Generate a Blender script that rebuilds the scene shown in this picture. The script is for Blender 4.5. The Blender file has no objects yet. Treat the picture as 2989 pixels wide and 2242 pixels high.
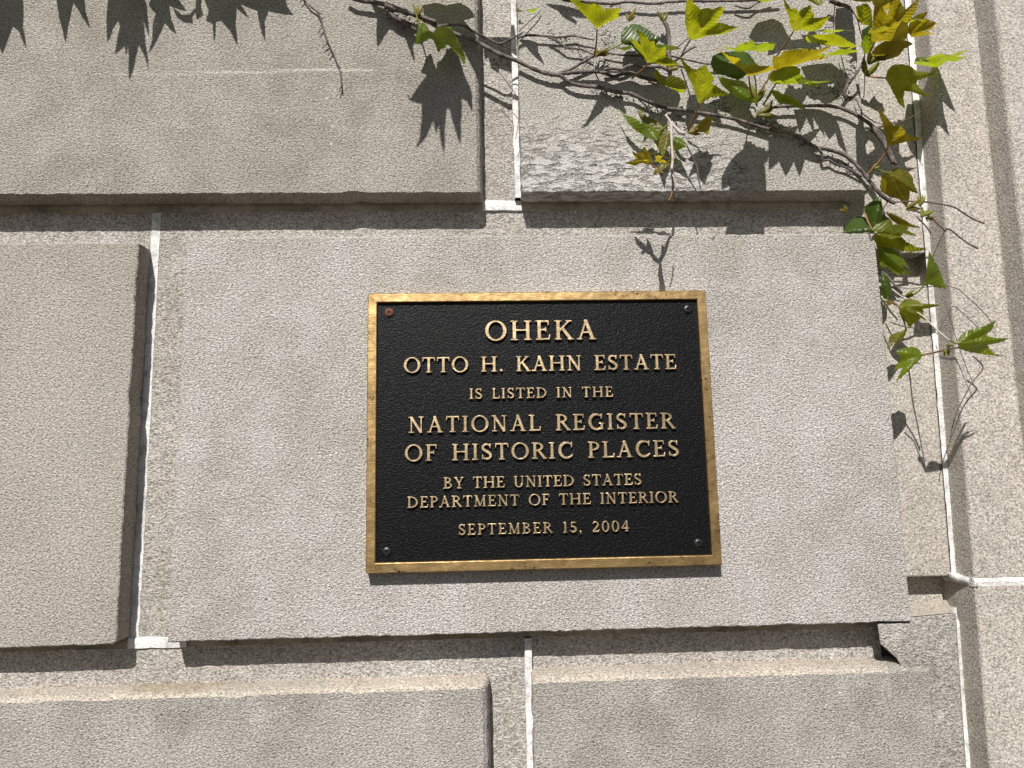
import bpy, bmesh, math, random, json
import numpy as np
from mathutils import Vector, Matrix, noise as mnoise
from mathutils.geometry import delaunay_2d_cdt

# ------------------------------------------------------------------ camera, light, exposure
scene = bpy.context.scene
COL = scene.collection
F_PX, CX, CY, DIST = 2200.0, 1494.5, 1121.0, 1.1152
YAW, PITCH, ROLL = 0.0410663, 0.1500889, 0.0204684

def cam_axes():
    ca, sa = math.cos(YAW), math.sin(YAW); cb, sb = math.cos(PITCH), math.sin(PITCH)
    fwd = Vector((sa*cb, ca*cb, sb)); right = Vector((ca, -sa, 0)); down = fwd.cross(right)
    cc, sc = math.cos(ROLL), math.sin(ROLL)
    return cc*right + sc*down, -sc*right + cc*down, fwd
RIGHT, DOWN, FWD = cam_axes()
cam_data = bpy.data.cameras.new('camera'); cam = bpy.data.objects.new('camera', cam_data); COL.objects.link(cam)
cam.matrix_world = Matrix(((RIGHT.x, -DOWN.x, -FWD.x, 0), (RIGHT.y, -DOWN.y, -FWD.y, -DIST), (RIGHT.z, -DOWN.z, -FWD.z, 0), (0, 0, 0, 1)))
cam_data.sensor_width = 36.0; cam_data.lens = F_PX/2989.0*36.0
cam_data.clip_start = 0.02; cam_data.clip_end = 500
scene.camera = cam

SUN_DIR = Vector((0.22, 1.0, -1.0)).normalized()        # way the light travels
world = bpy.data.worlds.new('World'); scene.world = world; world.use_nodes = True
wn = world.node_tree
sky = wn.nodes.new('ShaderNodeTexSky'); sky.sky_type = 'NISHITA'; sky.sun_disc = False
sky.sun_elevation = math.asin(-SUN_DIR.z); sky.sun_rotation = math.atan2(-SUN_DIR.x, -SUN_DIR.y)
bg = wn.nodes['Background']; bg.inputs['Strength'].default_value = 0.047
wn.links.new(sky.outputs[0], bg.inputs['Color'])
sun_d = bpy.data.lights.new('sun', 'SUN'); sun_d.energy = 5.0; sun_d.angle = math.radians(0.53); sun_d.color = (1.0, 0.965, 0.925)
sun = bpy.data.objects.new('sun', sun_d); COL.objects.link(sun)
sun.rotation_euler = SUN_DIR.to_track_quat('-Z', 'Y').to_euler(); sun.location = (-0.6, -3, 3)
scene.view_settings.view_transform = 'Standard'; scene.view_settings.look = 'None'
scene.view_settings.exposure = 0.36; scene.view_settings.gamma = 1.0
scene.render.engine = 'CYCLES'

RND = random.Random(7)

# ------------------------------------------------------------------ helpers
def ray(u, v):
    return RIGHT*(u-CX) + DOWN*(v-CY) + FWD*F_PX
def at(u, v, y=0.0):
    r = ray(u, v); return Vector((0, -DIST, 0)) + r/r.y*(DIST+y)

def tag(o, label=None, cat=None, group=None, kind=None):
    for k, v in (('label', label), ('category', cat), ('group', group), ('kind', kind)):
        if v: o[k] = v
    return o
def empty(name, loc, label, cat, group=None):
    o = bpy.data.objects.new(name, None); COL.objects.link(o); o.location = loc; o.empty_display_size = 0.05
    return tag(o, label, cat, group)
def link_mesh(name, me, mats, parent=None, smooth=False):
    for m in (mats if isinstance(mats, (list, tuple)) else [mats]): me.materials.append(m)
    if smooth:
        me.polygons.foreach_set('use_smooth', [True]*len(me.polygons))
    o = bpy.data.objects.new(name, me); COL.objects.link(o)
    if parent is not None:
        o.parent = parent
        off = parent.location.copy(); pp = parent.parent
        while pp is not None: off += pp.location; pp = pp.parent
        o.location = -off
    return o
def from_bm(name, bm, mats, parent=None, smooth=False):
    bm.normal_update()
    me = bpy.data.meshes.new(name); bm.to_mesh(me); bm.free()
    return link_mesh(name, me, mats, parent, smooth)
def bevel(o, w, seg=2, ang=40):
    m = o.modifiers.new('bevel', 'BEVEL'); m.width = w; m.segments = seg; m.limit_method = 'ANGLE'; m.angle_limit = math.radians(ang); m.harden_normals = False
    return o
def add_box(bm, x0, x1, y0, y1, z0, z1):
    vs = [bm.verts.new(p) for p in ((x0,y0,z0),(x1,y0,z0),(x1,y1,z0),(x0,y1,z0),(x0,y0,z1),(x1,y0,z1),(x1,y1,z1),(x0,y1,z1))]
    for f in ((0,1,5,4),(1,2,6,5),(2,3,7,6),(3,0,4,7),(4,5,6,7),(3,2,1,0)): bm.faces.new([vs[i] for i in f])

# ------------------------------------------------------------------ materials
class NT:
    def __init__(self, name):
        self.m = bpy.data.materials.new(name); self.m.use_nodes = True
        self.t = self.m.node_tree; self.b = self.t.nodes['Principled BSDF']; self.out = self.t.nodes['Material Output']
    def n(self, kind, **kw):
        nd = self.t.nodes.new(kind)
        for k, v in kw.items():
            if k in nd.inputs: nd.inputs[k].default_value = v
            else: setattr(nd, k, v)
        return nd
    def l(self, a, b): self.t.links.new(a, b)
    def coord(self, scale=(1,1,1), rot=(0,0,0)):
        tc = self.n('ShaderNodeTexCoord'); mp = self.n('ShaderNodeMapping')
        mp.inputs['Scale'].default_value = scale; mp.inputs['Rotation'].default_value = rot
        self.l(tc.outputs['Object'], mp.inputs['Vector']); return mp.outputs[0]
    def noise(self, vec, scale, detail=3, rough=.5, dist=0.0):
        nd = self.n('ShaderNodeTexNoise'); nd.inputs['Scale'].default_value = scale; nd.inputs['Detail'].default_value = detail
        nd.inputs['Roughness'].default_value = rough; nd.inputs['Distortion'].default_value = dist
        self.l(vec, nd.inputs['Vector']); return nd.outputs['Fac']
    def ramp(self, fac, stops):
        r = self.n('ShaderNodeValToRGB'); e = r.color_ramp.elements
        while len(e) < len(stops): e.new(0.5)
        for i, (p, c) in enumerate(stops):
            e[i].position = p; e[i].color = (c[0], c[1], c[2], 1) if isinstance(c, tuple) else (c, c, c, 1)
        self.l(fac, r.inputs[0]); return r.outputs[0]
    def mix(self, fac, a, b, mode='MIX'):
        m = self.n('ShaderNodeMix', data_type='RGBA', blend_type=mode)
        for s, v in ((0, fac), (6, a), (7, b)):
            if hasattr(v, 'links'): self.l(v, m.inputs[s])
            elif isinstance(v, tuple): m.inputs[s].default_value = (*v, 1)
            else: m.inputs[s].default_value = v
        return m.outputs[2]
    def math(self, op, a, b=0.0):
        m = self.n('ShaderNodeMath', operation=op)
        for s, v in ((0, a), (1, b)):
            if hasattr(v, 'links'): self.l(v, m.inputs[s])
            else: m.inputs[s].default_value = v
        return m.outputs[0]
    def bump(self, h, strength, dist, prev=None):
        b = self.n('ShaderNodeBump'); b.inputs['Strength'].default_value = strength; b.inputs['Distance'].default_value = dist
        self.l(h, b.inputs['Height'])
        if prev is not None: self.l(prev, b.inputs['Normal'])
        return b.outputs[0]

def stone_mat(name, c1, c2, c3, grain=1.0, white=0.25, rough_patch=0.0, stains=()):
    t = NT(name); v = t.coord(); va = t.coord(scale=(0.85, 1, 1.2), rot=(0, math.radians(-18), 0))
    big = t.noise(v, 4.2, 4, .55); mid = t.noise(v, 17, 4, .6); fine = t.noise(va, 350, 2, .62, .2); med = t.noise(va, 165, 3, .6, .3); speck = t.noise(v, 720, 2, .6)
    col = t.mix(t.ramp(big, [(.36, 0.0), (.64, 1.0)]), c1, c2)
    col = t.mix(t.ramp(mid, [(.42, 0.0), (.72, 0.75)]), col, c3)
    # pale lime bloom in ragged patches
    patch = t.noise(v, 6.5, 6, .68, .3)
    pm = t.math('MULTIPLY', t.ramp(patch, [(.58, 0.0), (.70, 1.0)]), white)
    col = t.mix(pm, col, (.60, .575, .55))
    if stains:
        tc0 = t.n('ShaderNodeTexCoord'); sp0 = t.n('ShaderNodeSeparateXYZ'); t.l(tc0.outputs['Object'], sp0.inputs[0])
        for (sx, sz, wx, wz, cc, am) in stains:
            ex = t.math('POWER', t.math('DIVIDE', t.math('SUBTRACT', sp0.outputs[0], sx), wx), 2.0)
            ez = t.math('POWER', t.math('DIVIDE', t.math('SUBTRACT', sp0.outputs[2], sz), wz), 2.0)
            q = t.math('ADD', t.math('ADD', ex, ez), t.math('MULTIPLY', t.math('SUBTRACT', mid, .5), 2.4))
            col = t.mix(t.math('MULTIPLY', t.ramp(q, [(.15, 1.0), (1.0, 0.0)]), am), col, cc)
    # grain of the shell limestone
    g = t.ramp(fine, [(.28, .36), (.50, 1.0), (.72, 1.55)])
    col = t.mix(1.0, col, g, 'MULTIPLY')
    g2 = t.ramp(speck, [(.33, .55), (.5, 1.0), (.72, 1.4)])
    col = t.mix(.75, col, g2, 'MULTIPLY')
    # rare black pits
    vo = t.n('ShaderNodeTexVoronoi', feature='F1'); vo.inputs['Scale'].default_value = 24; t.l(v, vo.inputs['Vector'])
    pit = t.ramp(vo.outputs['Distance'], [(.035, 1.0), (.055, 0.0)])
    pit = t.math('MULTIPLY', pit, t.ramp(mid, [(.50, 0.0), (.58, 1.0)]))
    col = t.mix(t.math('MULTIPLY', pit, .8), col, (.06, .055, .05))
    # pale shell flecks
    v2 = t.n('ShaderNodeTexVoronoi', feature='F1'); v2.inputs['Scale'].default_value = 34; t.l(v, v2.inputs['Vector'])
    fl = t.math('MULTIPLY', t.ramp(v2.outputs['Distance'], [(.05, 1.0), (.10, 0.0)]), t.ramp(patch, [(.50, 0.0), (.60, .8)]))
    col = t.mix(fl, col, (.64, .62, .59))
    t.l(col, t.b.inputs['Base Color']); t.b.inputs['Roughness'].default_value = .9
    t.b.inputs['Specular IOR Level'].default_value = .25
    h = t.math('ADD', t.math('ADD', t.math('MULTIPLY', fine, .75), t.math('MULTIPLY', med, .55)), t.math('MULTIPLY', speck, .45))
    n0 = t.bump(h, grain, .0058)
    n0 = t.bump(mid, .25, .006, n0)
    if rough_patch > 0:      # tooled, broken face low on the block
        sep = t.n('ShaderNodeSeparateXYZ'); tc = t.n('ShaderNodeTexCoord'); t.l(tc.outputs['Object'], sep.inputs[0])
        zz = sep.outputs[2]; xx = sep.outputs[0]
        mk = t.n('ShaderNodeMapRange'); mk.inputs['From Min'].default_value = .655; mk.inputs['From Max'].default_value = .570
        t.l(t.math('ADD', zz, t.math('MULTIPLY', t.noise(v, 24, 4, .7), .12)), mk.inputs['Value'])
        vr = t.coord(scale=(0.55, 1, 1.5)); rp = t.noise(vr, 85, 4, .60, .5)
        mx_ = t.n('ShaderNodeMapRange'); mx_.inputs['From Min'].default_value = .52; mx_.inputs['From Max'].default_value = .36
        t.l(t.math('ADD', xx, t.math('MULTIPLY', mid, .10)), mx_.inputs['Value'])
        msk = t.math('MULTIPLY', mk.outputs[0], mx_.outputs[0])
        hm = t.math('MULTIPLY', t.ramp(rp, [(.36, 0.0), (.52, 1.0)]), msk)
        n0 = t.bump(hm, .9, .006*rough_patch, n0)
        col2 = t.mix(t.math('MULTIPLY', msk, t.ramp(rp, [(.36, .0), (.50, .75)])), col, (.60, .585, .56))
        t.l(col2, t.b.inputs['Base Color'])
    t.l(n0, t.b.inputs['Normal'])
    return t.m
STONE_UPPER = stone_mat('limestone_buff', (.295, .272, .232), (.375, .348, .305), (.42, .395, .350), .90, .30, stains=((-.37, .672, .10, .0035, (.58, .55, .50), .55), (-.24, .676, .09, .0030, (.60, .57, .52), .7), (-.50, .668, .12, .0030, (.52, .49, .45), .4)))
STONE_MAIN = stone_mat('limestone_pale', (.425, .395, .352), (.520, .488, .453), (.555, .525, .50), 1.0, .55)
STONE_LEFT = stone_mat('limestone_pink', (.350, .318, .272), (.415, .380, .335), (.40, .360, .315), .80, .15)
STONE_LOW = stone_mat('limestone_grey', (.335, .310, .274), (.430, .403, .363), (.475, .450, .415), .95, .7, stains=((-.434, -.249, .105, .013, (.26, .20, .12), .45), (-.415, -.247, .040, .011, (.20, .145, .075), .38), (-.43, -.300, .035, .040, (.17, .14, .11), .4)))
STONE_ROUGH = stone_mat('limestone_tooled', (.37, .345, .30), (.43, .405, .36), (.48, .455, .415), .9, .6, 1.5)
STONE_PIL = stone_mat('limestone_smooth', (.350, .318, .275), (.40, .365, .32), (.42, .388, .345), .40, .12)

MARGIN = stone_mat('limestone_margin', (.370, .338, .298), (.432, .400, .360), (.47, .44, .405), .85, .45)

def mortar_mat(name, c1, c2, amt):
    t = NT(name); v = t.coord()
    a = t.noise(v, 60, 4, .6); b = t.noise(v, 9, 3, .6)
    col = t.mix(t.ramp(b, [(.42, 0.0), (.66, amt)]), c1, c2)
    col = t.mix(1.0, col, t.ramp(a, [(.28, .55), (.52, 1.0)]), 'MULTIPLY')
    col = t.mix(1.0, col, t.ramp(t.noise(v, 330, 3, .7), [(.3, .65), (.5, 1.0)]), 'MULTIPLY')
    t.l(col, t.b.inputs['Base Color']); t.b.inputs['Roughness'].default_value = .95
    t.l(t.bump(t.noise(v, 260, 3, .7), .8, .002, t.bump(a, .7, .004)), t.b.inputs['Normal']); return t.m
MORTAR = mortar_mat('white_mortar', (.72, .72, .70), (.44, .41, .36), .75)
MORTAR_DARK = mortar_mat('dark_mortar', (.34, .31, .25), (.20, .18, .13), 1.0)  # darker mortar for the bed joints running under the blocks
LEDGE = stone_mat('limestone_washed_ledge', (.37, .33, .275), (.49, .43, .355), (.41, .36, .30), .60, .2, stains=((-.434, -.249, .105, .013, (.26, .20, .12), .45), (-.415, -.247, .040, .011, (.20, .145, .075), .38), (-.43, -.300, .035, .040, (.17, .14, .11), .4)))

def bronze_mat(name, base, dark, rough, worn):
    t = NT(name); v = t.coord(scale=(1, 1, 14)); w = t.coord()
    br = t.noise(v, 90, 3, .6); bl = t.noise(w, 26, 5, .65); sp = t.noise(w, 170, 3, .7)
    col = t.mix(t.ramp(bl, [(.40, 0.0), (.70, .8)]), base, dark)
    spot = t.math('MULTIPLY', t.ramp(sp, [(.58, 0.0), (.65, 1.0)]), t.ramp(bl, [(.46, 0.0), (.58, 1.0)]))
    col = t.mix(t.math('MULTIPLY', spot, worn), col, (.035, .025, .015))
    t.l(col, t.b.inputs['Base Color']); t.b.inputs['Metallic'].default_value = 1.0
    r = t.ramp(bl, [(.35, rough-.06), (.65, rough+.08)])
    t.l(r, t.b.inputs['Roughness'])
    t.l(t.bump(br, .4, .0007, t.bump(t.noise(w, 14, 3, .5), .35, .012)), t.b.inputs['Normal'])
    return t.m
BRONZE = bronze_mat('brushed_bronze', (.45, .305, .135), (.15, .098, .05), .43, .95)
BRONZE_LETTER = bronze_mat('letter_bronze', (.58, .445, .27), (.27, .195, .115), .41, .3)
def black_mat():
    t = NT('black_enamel'); v = t.coord(scale=(1, 1, 1.3))
    a = t.noise(v, 330, 2, .5, .6)
    t.b.inputs['Base Color'].default_value = (.003, .003, .0034, 1); t.b.inputs['Roughness'].default_value = .42
    t.b.inputs['Specular IOR Level'].default_value = .15
    t.l(t.bump(a, .8, .0012), t.b.inputs['Normal']); return t.m
BLACK = black_mat()
def plain(name, col, rough=.6, metal=0.0, bump_scale=0, bump_d=.001, var=.25):
    t = NT(name); v = t.coord(); a = t.noise(v, bump_scale or 80, 4, .6)
    c = t.mix(t.ramp(a, [(.3, 0.0), (.7, 1.0)]), tuple(x*(1-var) for x in col), tuple(min(1, x*(1+var)) for x in col))
    t.l(c, t.b.inputs['Base Color']); t.b.inputs['Roughness'].default_value = rough; t.b.inputs['Metallic'].default_value = metal
    if bump_scale: t.l(t.bump(a, .7, bump_d), t.b.inputs['Normal'])
    return t.m
RUST = plain('rusty_steel', (.13, .045, .025), .8, .0, 900, .0008)
SCREW = plain('black_steel', (.012, .012, .013), .38, .0, 500, .0003)
GROUND = plain('pale_gravel', (.070, .056, .042), .95, 0, 60, .01)
TENDRIL = plain('tendril_brown', (.10, .06, .05), .6, 0, 400, .0005)
PALE_TWIG = plain('pale_twig', (.42, .36, .33), .75, 0, 500, .0008)
PETIOLE = plain('petiole_red', (.24, .11, .04), .5, 0, 300, .0003)
HOLD = plain('holdfast_black', (.025, .02, .017), .9, 0, 600, .0005)
def bark_mat():
    t = NT('vine_bark'); v = t.coord(); a = t.noise(v, 320, 5, .65, .4); b = t.noise(v, 70, 4, .65)
    c = t.mix(t.ramp(b, [(.40, 0.0), (.66, 1.0)]), (.060, .044, .038), (.23, .19, .17))
    c = t.mix(1.0, c, t.ramp(a, [(.3, .5), (.55, 1.0), (.75, 1.3)]), 'MULTIPLY')
    t.l(c, t.b.inputs['Base Color']); t.b.inputs['Roughness'].default_value = .75
    t.l(t.bump(a, .9, .0016), t.b.inputs['Normal']); return t.m
BARK = bark_mat()
def leaf_mat(name, top, trans, vein, gloss, tw):
    t = NT(name)
    uv = t.n('ShaderNodeUVMap'); sep = t.n('ShaderNodeSeparateXYZ'); t.l(uv.outputs[0], sep.inputs[0])
    u, d = sep.outputs[0], sep.outputs[1]          # along a main vein / away from it, in metres
    v = t.coord(); blot = t.noise(v, 55, 4, .6); fine = t.noise(v, 600, 2, .5)
    main = t.n('ShaderNodeMapRange'); main.inputs['From Min'].default_value = .0003; main.inputs['From Max'].default_value = .0011
    main.inputs['To Min'].default_value = 1; main.inputs['To Max'].default_value = 0; t.l(d, main.inputs['Value'])
    ph = t.math('SUBTRACT', u, t.math('MULTIPLY', d, 1.0))
    wob = t.math('MULTIPLY', t.noise(v, 90, 2, .5), .006)
    wave = t.math('SINE', t.math('MULTIPLY', t.math('ADD', ph, wob), 2*math.pi/.0075))
    sec = t.ramp(t.math('ADD', t.math('MULTIPLY', wave, .5), .5), [(.88, 0.0), (.99, 1.0)])
    vm = t.math('MAXIMUM', main.outputs[0], t.math('MULTIPLY', sec, .22))
    def shade(c):
        k = t.mix(t.ramp(blot, [(.32, 0.0), (.68, 1.0)]), tuple(x*.72 for x in c), tuple(min(1, x*1.2) for x in c))
        return k
    ct = t.mix(t.math('MULTIPLY', vm, .6), shade(top), vein); cb = t.mix(t.math('MULTIPLY', vm, .55), shade(trans), tuple(x*.75 for x in vein))
    t.l(ct, t.b.inputs['Base Color']); t.b.inputs['Roughness'].default_value = gloss; t.b.inputs['Specular IOR Level'].default_value = .5
    h = t.math('ADD', t.math('MULTIPLY', wave, -.5), t.math('MULTIPLY', main.outputs[0], -1.2))
    nb = t.bump(h, .40, .0009, t.bump(fine, .15, .0006)); t.l(nb, t.b.inputs['Normal'])
    tr = t.n('ShaderNodeBsdfTranslucent'); t.l(cb, tr.inputs['Color']); t.l(nb, tr.inputs['Normal'])
    mx = t.n('ShaderNodeMixShader'); mx.inputs[0].default_value = tw
    t.l(t.b.outputs[0], mx.inputs[1]); t.l(tr.outputs[0], mx.inputs[2]); t.l(mx.outputs[0], t.out.inputs['Surface'])
    return t.m
LEAF = {
 'y': leaf_mat('leaf_yellow_green', (.105, .135, .010), (.40, .41, .006), (.42, .42, .07), .42, .58),
 'o': leaf_mat('leaf_bronze_young', (.14, .115, .010), (.43, .34, .006), (.38, .30, .05), .42, .58),
 'g': leaf_mat('leaf_green', (.085, .125, .010), (.36, .45, .008), (.30, .35, .07), .36, .52),
 'd': leaf_mat('leaf_deep_green', (.045, .080, .010), (.15, .21, .006), (.10, .15, .04), .36, .35),
 'b': leaf_mat('leaf_olive', (.11, .105, .010), (.36, .31, .008), (.28, .24, .05), .42, .52),
}
# ------------------------------------------------------------------ ground
bm = bmesh.new(); s = 60
bm.faces.new([bm.verts.new(p) for p in ((-s,-s,-1.5),(s,-s,-1.5),(s,s,-1.5),(-s,s,-1.5))])
tag(from_bm('ground', bm, GROUND), kind='structure')

# ------------------------------------------------------------------ the wall of rusticated blocks
REC = 0.044
wall = empty('stone_wall', (0, 0.1, -1.5), 'rusticated limestone ashlar wall with deep channelled joints behind the plaque', 'wall')
def ring_pts(x0, x1, z0, z1, rad, step=.007, jit=.0007, seed=0):
    """rectangle outline with rounded corners (radius per corner: bl, br, tr, tl) and a slightly ragged arris"""
    rs = rad if isinstance(rad, tuple) else (rad,)*4
    corners = [((x0+rs[0], z0+rs[0]), rs[0], 180), ((x1-rs[1], z0+rs[1]), rs[1], 270), ((x1-rs[2], z1-rs[2]), rs[2], 0), ((x0+rs[3], z1-rs[3]), rs[3], 90)]
    base = []
    for (c, r, a0) in corners:
        for k in range(4):
            a = math.radians(a0+30*k); base.append((c[0]+r*math.cos(a), c[1]+r*math.sin(a)))
    out = []
    for i, p in enumerate(base):
        q = base[(i+1) % len(base)]; L = math.hypot(q[0]-p[0], q[1]-p[1]); n = max(1, int(L/step))
        for k in range(n):
            t = k/n; out.append((p[0]+(q[0]-p[0])*t, p[1]+(q[1]-p[1])*t))
    r = random.Random(seed); res = []
    for (x, z) in out:
        w = mnoise.noise(Vector((x*30, seed*3.1, z*30)))*.0009
        c = max(0, mnoise.noise(Vector((x*22+seed*5, 7.7, z*22)))-.38)*.010      # little chips out of the arris
        dx = -c if x1-x < .004 else c if x-x0 < .004 else 0; dz = -c if z1-z < .004 else c if z-z0 < .004 else 0
        res.append((x + r.uniform(-jit, jit) + w + dx, z + r.uniform(-jit, jit) + w + dz))
    return res
def block(body, front, base, mat, yf=0.0, rec=REC, deep=.30, rad=.0025, seed=0, parent=None, name='ashlar_block', ledge=None):
    """body = dressed margin plane, front = raised panel, base = where the panel's sides meet the margin"""
    bm = bmesh.new()
    add_box(bm, body[0], body[1], rec, deep, body[2], body[3])
    if front:
        F = ring_pts(*front, rad, seed=seed)
        def remap(p, e):       # same outline carried to the base rectangle
            u = (p[0]-front[0])/(front[1]-front[0]); w = (p[1]-front[2])/(front[3]-front[2])
            return (base[0]+u*(base[1]-base[0]), base[2]+w*(base[3]-base[2]))
        cx, cz = (front[0]+front[1])/2, (front[2]+front[3])/2
        def inset(p, k):
            return (p[0]-math.copysign(min(k, abs(p[0]-cx)), p[0]-cx) if abs(abs(p[0]-cx)-(front[1]-front[0])/2) < .012 else p[0],
                    p[1]-math.copysign(min(k, abs(p[1]-cz)), p[1]-cz) if abs(abs(p[1]-cz)-(front[3]-front[2])/2) < .012 else p[1])
        rings = []
        B = [remap(p, 0) for p in F]; prof = [(rec+.004, B)]
        for t in (.0, .45, .75, .92):                    # sides swell out of the margin and round over
            e = 1-math.sqrt(1-t*t); prof.append((rec+(yf+.0016-rec)*t, [(q[0]+(p[0]-q[0])*e, q[1]+(p[1]-q[1])*e) for p, q in zip(F, B)]))
        for y, pts in prof + [(yf+.0016, F), (yf, [inset(p, .0016) for p in F])]:
            rings.append([bm.verts.new((p[0], y, p[1])) for p in pts])
        n = len(F)
        for a, b in zip(rings[:-1], rings[1:]):
            for i in range(n): bm.faces.new((a[i], a[(i+1) % n], b[(i+1) % n], b[i]))
        bm.faces.new(rings[-1])
    bmesh.ops.recalc_face_normals(bm, faces=bm.faces[:])
    mats = [mat, MARGIN, LEDGE]; bm.faces.ensure_lookup_table()
    for f in bm.faces[:6]: f.material_index = 1
    if ledge:
        bm.normal_update()
        for f in bm.faces:
            c = f.calc_center_median()
            if f.normal.z > .35 and c.x < .585 and c.y < rec+.003 and c.y > yf+.0005:
                f.material_index = 2
    return from_bm(name, bm, mats, parent or wall)
XL, XR = -1.9, .594
# upper course
block((XL, .058, .4735, 1.14), (XL+.05, -.001, .4700, 1.09), (XL+.05, .007, .4700, 1.10), STONE_UPPER, seed=1)
block((.0675, .595, .4735, 1.14), (.0668, .622, .4707, 1.09), (.0668, .622, .4707, 1.10), STONE_ROUGH, seed=2)
# middle course
block((XL, -.515, -.190, .4590), (XL+.05, -.515, -.1915, .3935), (XL+.05, -.5155, -.1905, .398), STONE_LEFT, rad=(.002, .007, .004, .002), seed=3)
block((-.503, .595, -.189, .4590), (-.4435, .622, -.1900, .4003), (-.445, .624, -.1895, .404), STONE_MAIN, seed=4)
# lower course
block((XL, .0585, -.87, -.2035), (XL+.05, -.003, -.855, -.2630), (XL+.05, .0060, -.855, -.2545), STONE_LOW, rad=(.002, .002, .006, .006), seed=5, ledge=1)
block((.0675, .595, -.87, -.2035), (.0662, .640, -.855, -.2575), (.0662, .640, -.855, -.2475), STONE_LOW, rad=(.002, .002, .006, .006), seed=6, ledge=1)
# courses out of frame, down to the ground and up
block((XL, .90, -1.5, -.884), (XL+.05, .62, -1.49, -.94), (XL+.05, .62, -1.49, -.93), STONE_LOW, seed=7)
block((XL, .595, 1.154, 1.75), (XL+.05, .62, 1.152, 1.70), (XL+.05, .62, 1.152, 1.71), STONE_UPPER, seed=8)

# ear of the lower course that fills the end of the vertical channel
bm = bmesh.new()
def prism(bm, pts, y0, y1):
    a = [bm.verts.new((p[0], y0, p[1])) for p in pts]; b = [bm.verts.new((p[0], y1, p[1])) for p in pts]
    n = len(pts); bm.faces.new(a); bm.faces.new(b[::-1])
    for i in range(n): bm.faces.new((a[i], b[i], b[(i+1) % n], a[(i+1) % n]))
EAR = [at(u, v, .0045) for u, v in ((2560, 1819), (2569, 1880), (2616, 1921), (2640, 1960), (2640, 2700), (2850, 2700), (2819, 2242), (2796, 1900), (2789, 1787), (2655, 1801))]
EAR = [(p.x, min(p.z, -.1908) if k in (0, 1) else p.z) for k, p in enumerate(EAR)]
EAR.insert(len(EAR), (.6235, -.1908))
fr = [bm.verts.new((p[0], .0045, p[1])) for p in EAR[::-1]]; bk = [bm.verts.new((p[0]*1.078, .09, p[1]*1.078)) for p in EAR[::-1]]
bm.faces.new(fr); bm.faces.new(bk[::-1])
for i in range(len(fr)): bm.faces.new((fr[i], bk[i], bk[(i+1) % len(fr)], fr[(i+1) % len(fr)]))
add_box(bm, .60, .73, .06, .30, -.87, -.1805)
bmesh.ops.recalc_face_normals(bm, faces=bm.faces[:])
o = from_bm('ashlar_block', bm, STONE_LOW, wall); bevel(o, .003, 3, 50)
# weathered top of the ear
bm = bmesh.new()
vs = [bm.verts.new(p) for p in ((.6238, .0048, -.1845), (.689, .0048, -.1805), (.689, .0040, -.1795), (.6238, .0040, -.1835))]
for p in ((.6238, .075, -.1750), (.722, .075, -.1715)): vs.append(bm.verts.new(p))
bm.faces.new((vs[3], vs[2], vs[5], vs[4]))
from_bm('ashlar_block', bm, LEDGE, wall)

# jamb stones at the back of the vertical channel beside the pilaster
JD = .055
def jamb(z0, z1, top_chamfer=.0):
    bm = bmesh.new()
    prism(bm, [(.596, z0), (.7225+.019*(z0+.13)/.78, z0), (.7225+.019*(z1+.13)/.78, z1), (.596, z1)], JD, .3)
    bmesh.ops.recalc_face_normals(bm, faces=bm.faces[:])
    o = from_bm('jamb_block', bm, STONE_PIL, wall); bevel(o, .003, 2, 50)
jamb(.3855, 1.75); jamb(-.1330, .3310)
bm = bmesh.new(); add_box(bm, .596, .745, .088, .29, -.20, .42)
from_bm('jamb_block', bm, STONE_PIL, wall)

# ------------------------------------------------------------------ mortar
def mortar(quads, y, depth=.10, name='mortar_joint', parent=None, mat=None):
    """quads: outlines in x,z; edges get a hand-pointed wobble"""
    bm = bmesh.new()
    for k, (x0, x1, z0, z1) in enumerate(quads):
        vert = (z1-z0) > (x1-x0); L = (z1-z0) if vert else (x1-x0); n = max(2, int(L/.008)); ra = []; rb = []; rm = []
        for i in range(n+1):
            t = i/n
            w1 = mnoise.noise(Vector((t*L*45, k*7.3, y*90)))*.0016; w2 = mnoise.noise(Vector((t*L*45, k*7.3+40, y*90)))*.0016
            dy = mnoise.noise(Vector((t*L*30, k*3.3+9, 2)))*.0012
            if vert: p, q, m = (x0+w1, z0+t*L), (x1+w2, z0+t*L), ((x0+x1)/2, z0+t*L)
            else: p, q, m = (x0+t*L, z0+w1), (x0+t*L, z1+w2), (x0+t*L, (z0+z1)/2)
            ra.append((bm.verts.new((p[0], y+.0007+dy, p[1])), bm.verts.new((p[0], y+depth, p[1]))))
            rb.append((bm.verts.new((q[0], y+.0007+dy, q[1])), bm.verts.new((q[0], y+depth, q[1]))))
            rm.append(bm.verts.new((m[0], y-.0001+dy, m[1])))
        for i in range(n):
            bm.faces.new((ra[i][0], ra[i+1][0], rm[i+1], rm[i])); bm.faces.new((rm[i], rm[i+1], rb[i+1][0], rb[i][0]))
            bm.faces.new((ra[i][1], ra[i+1][1], ra[i+1][0], ra[i][0])); bm.faces.new((rb[i][0], rb[i+1][0], rb[i+1][1], rb[i][1]))
    bmesh.ops.recalc_face_normals(bm, faces=bm.faces[:])
    return from_bm(name, bm, mat or MORTAR, parent or wall)
mortar([(XL, .0060, .4580, .4745)], .0395, mat=MORTAR_DARK); mortar([(.0060, .0690, .4580, .4745)], .0395); mortar([(.0690, XR, .4580, .4745)], .0395, mat=MORTAR_DARK)                 # bed under the upper course
mortar([(XL, -.5170, -.2042, -.1885)], .0420, mat=MORTAR_DARK); mortar([(-.5170, -.4330, -.2042, -.1885)], .0405); mortar([(-.4330, XR, -.2042, -.1885)], .0430, mat=MORTAR_DARK)               # bed under the middle course
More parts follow.
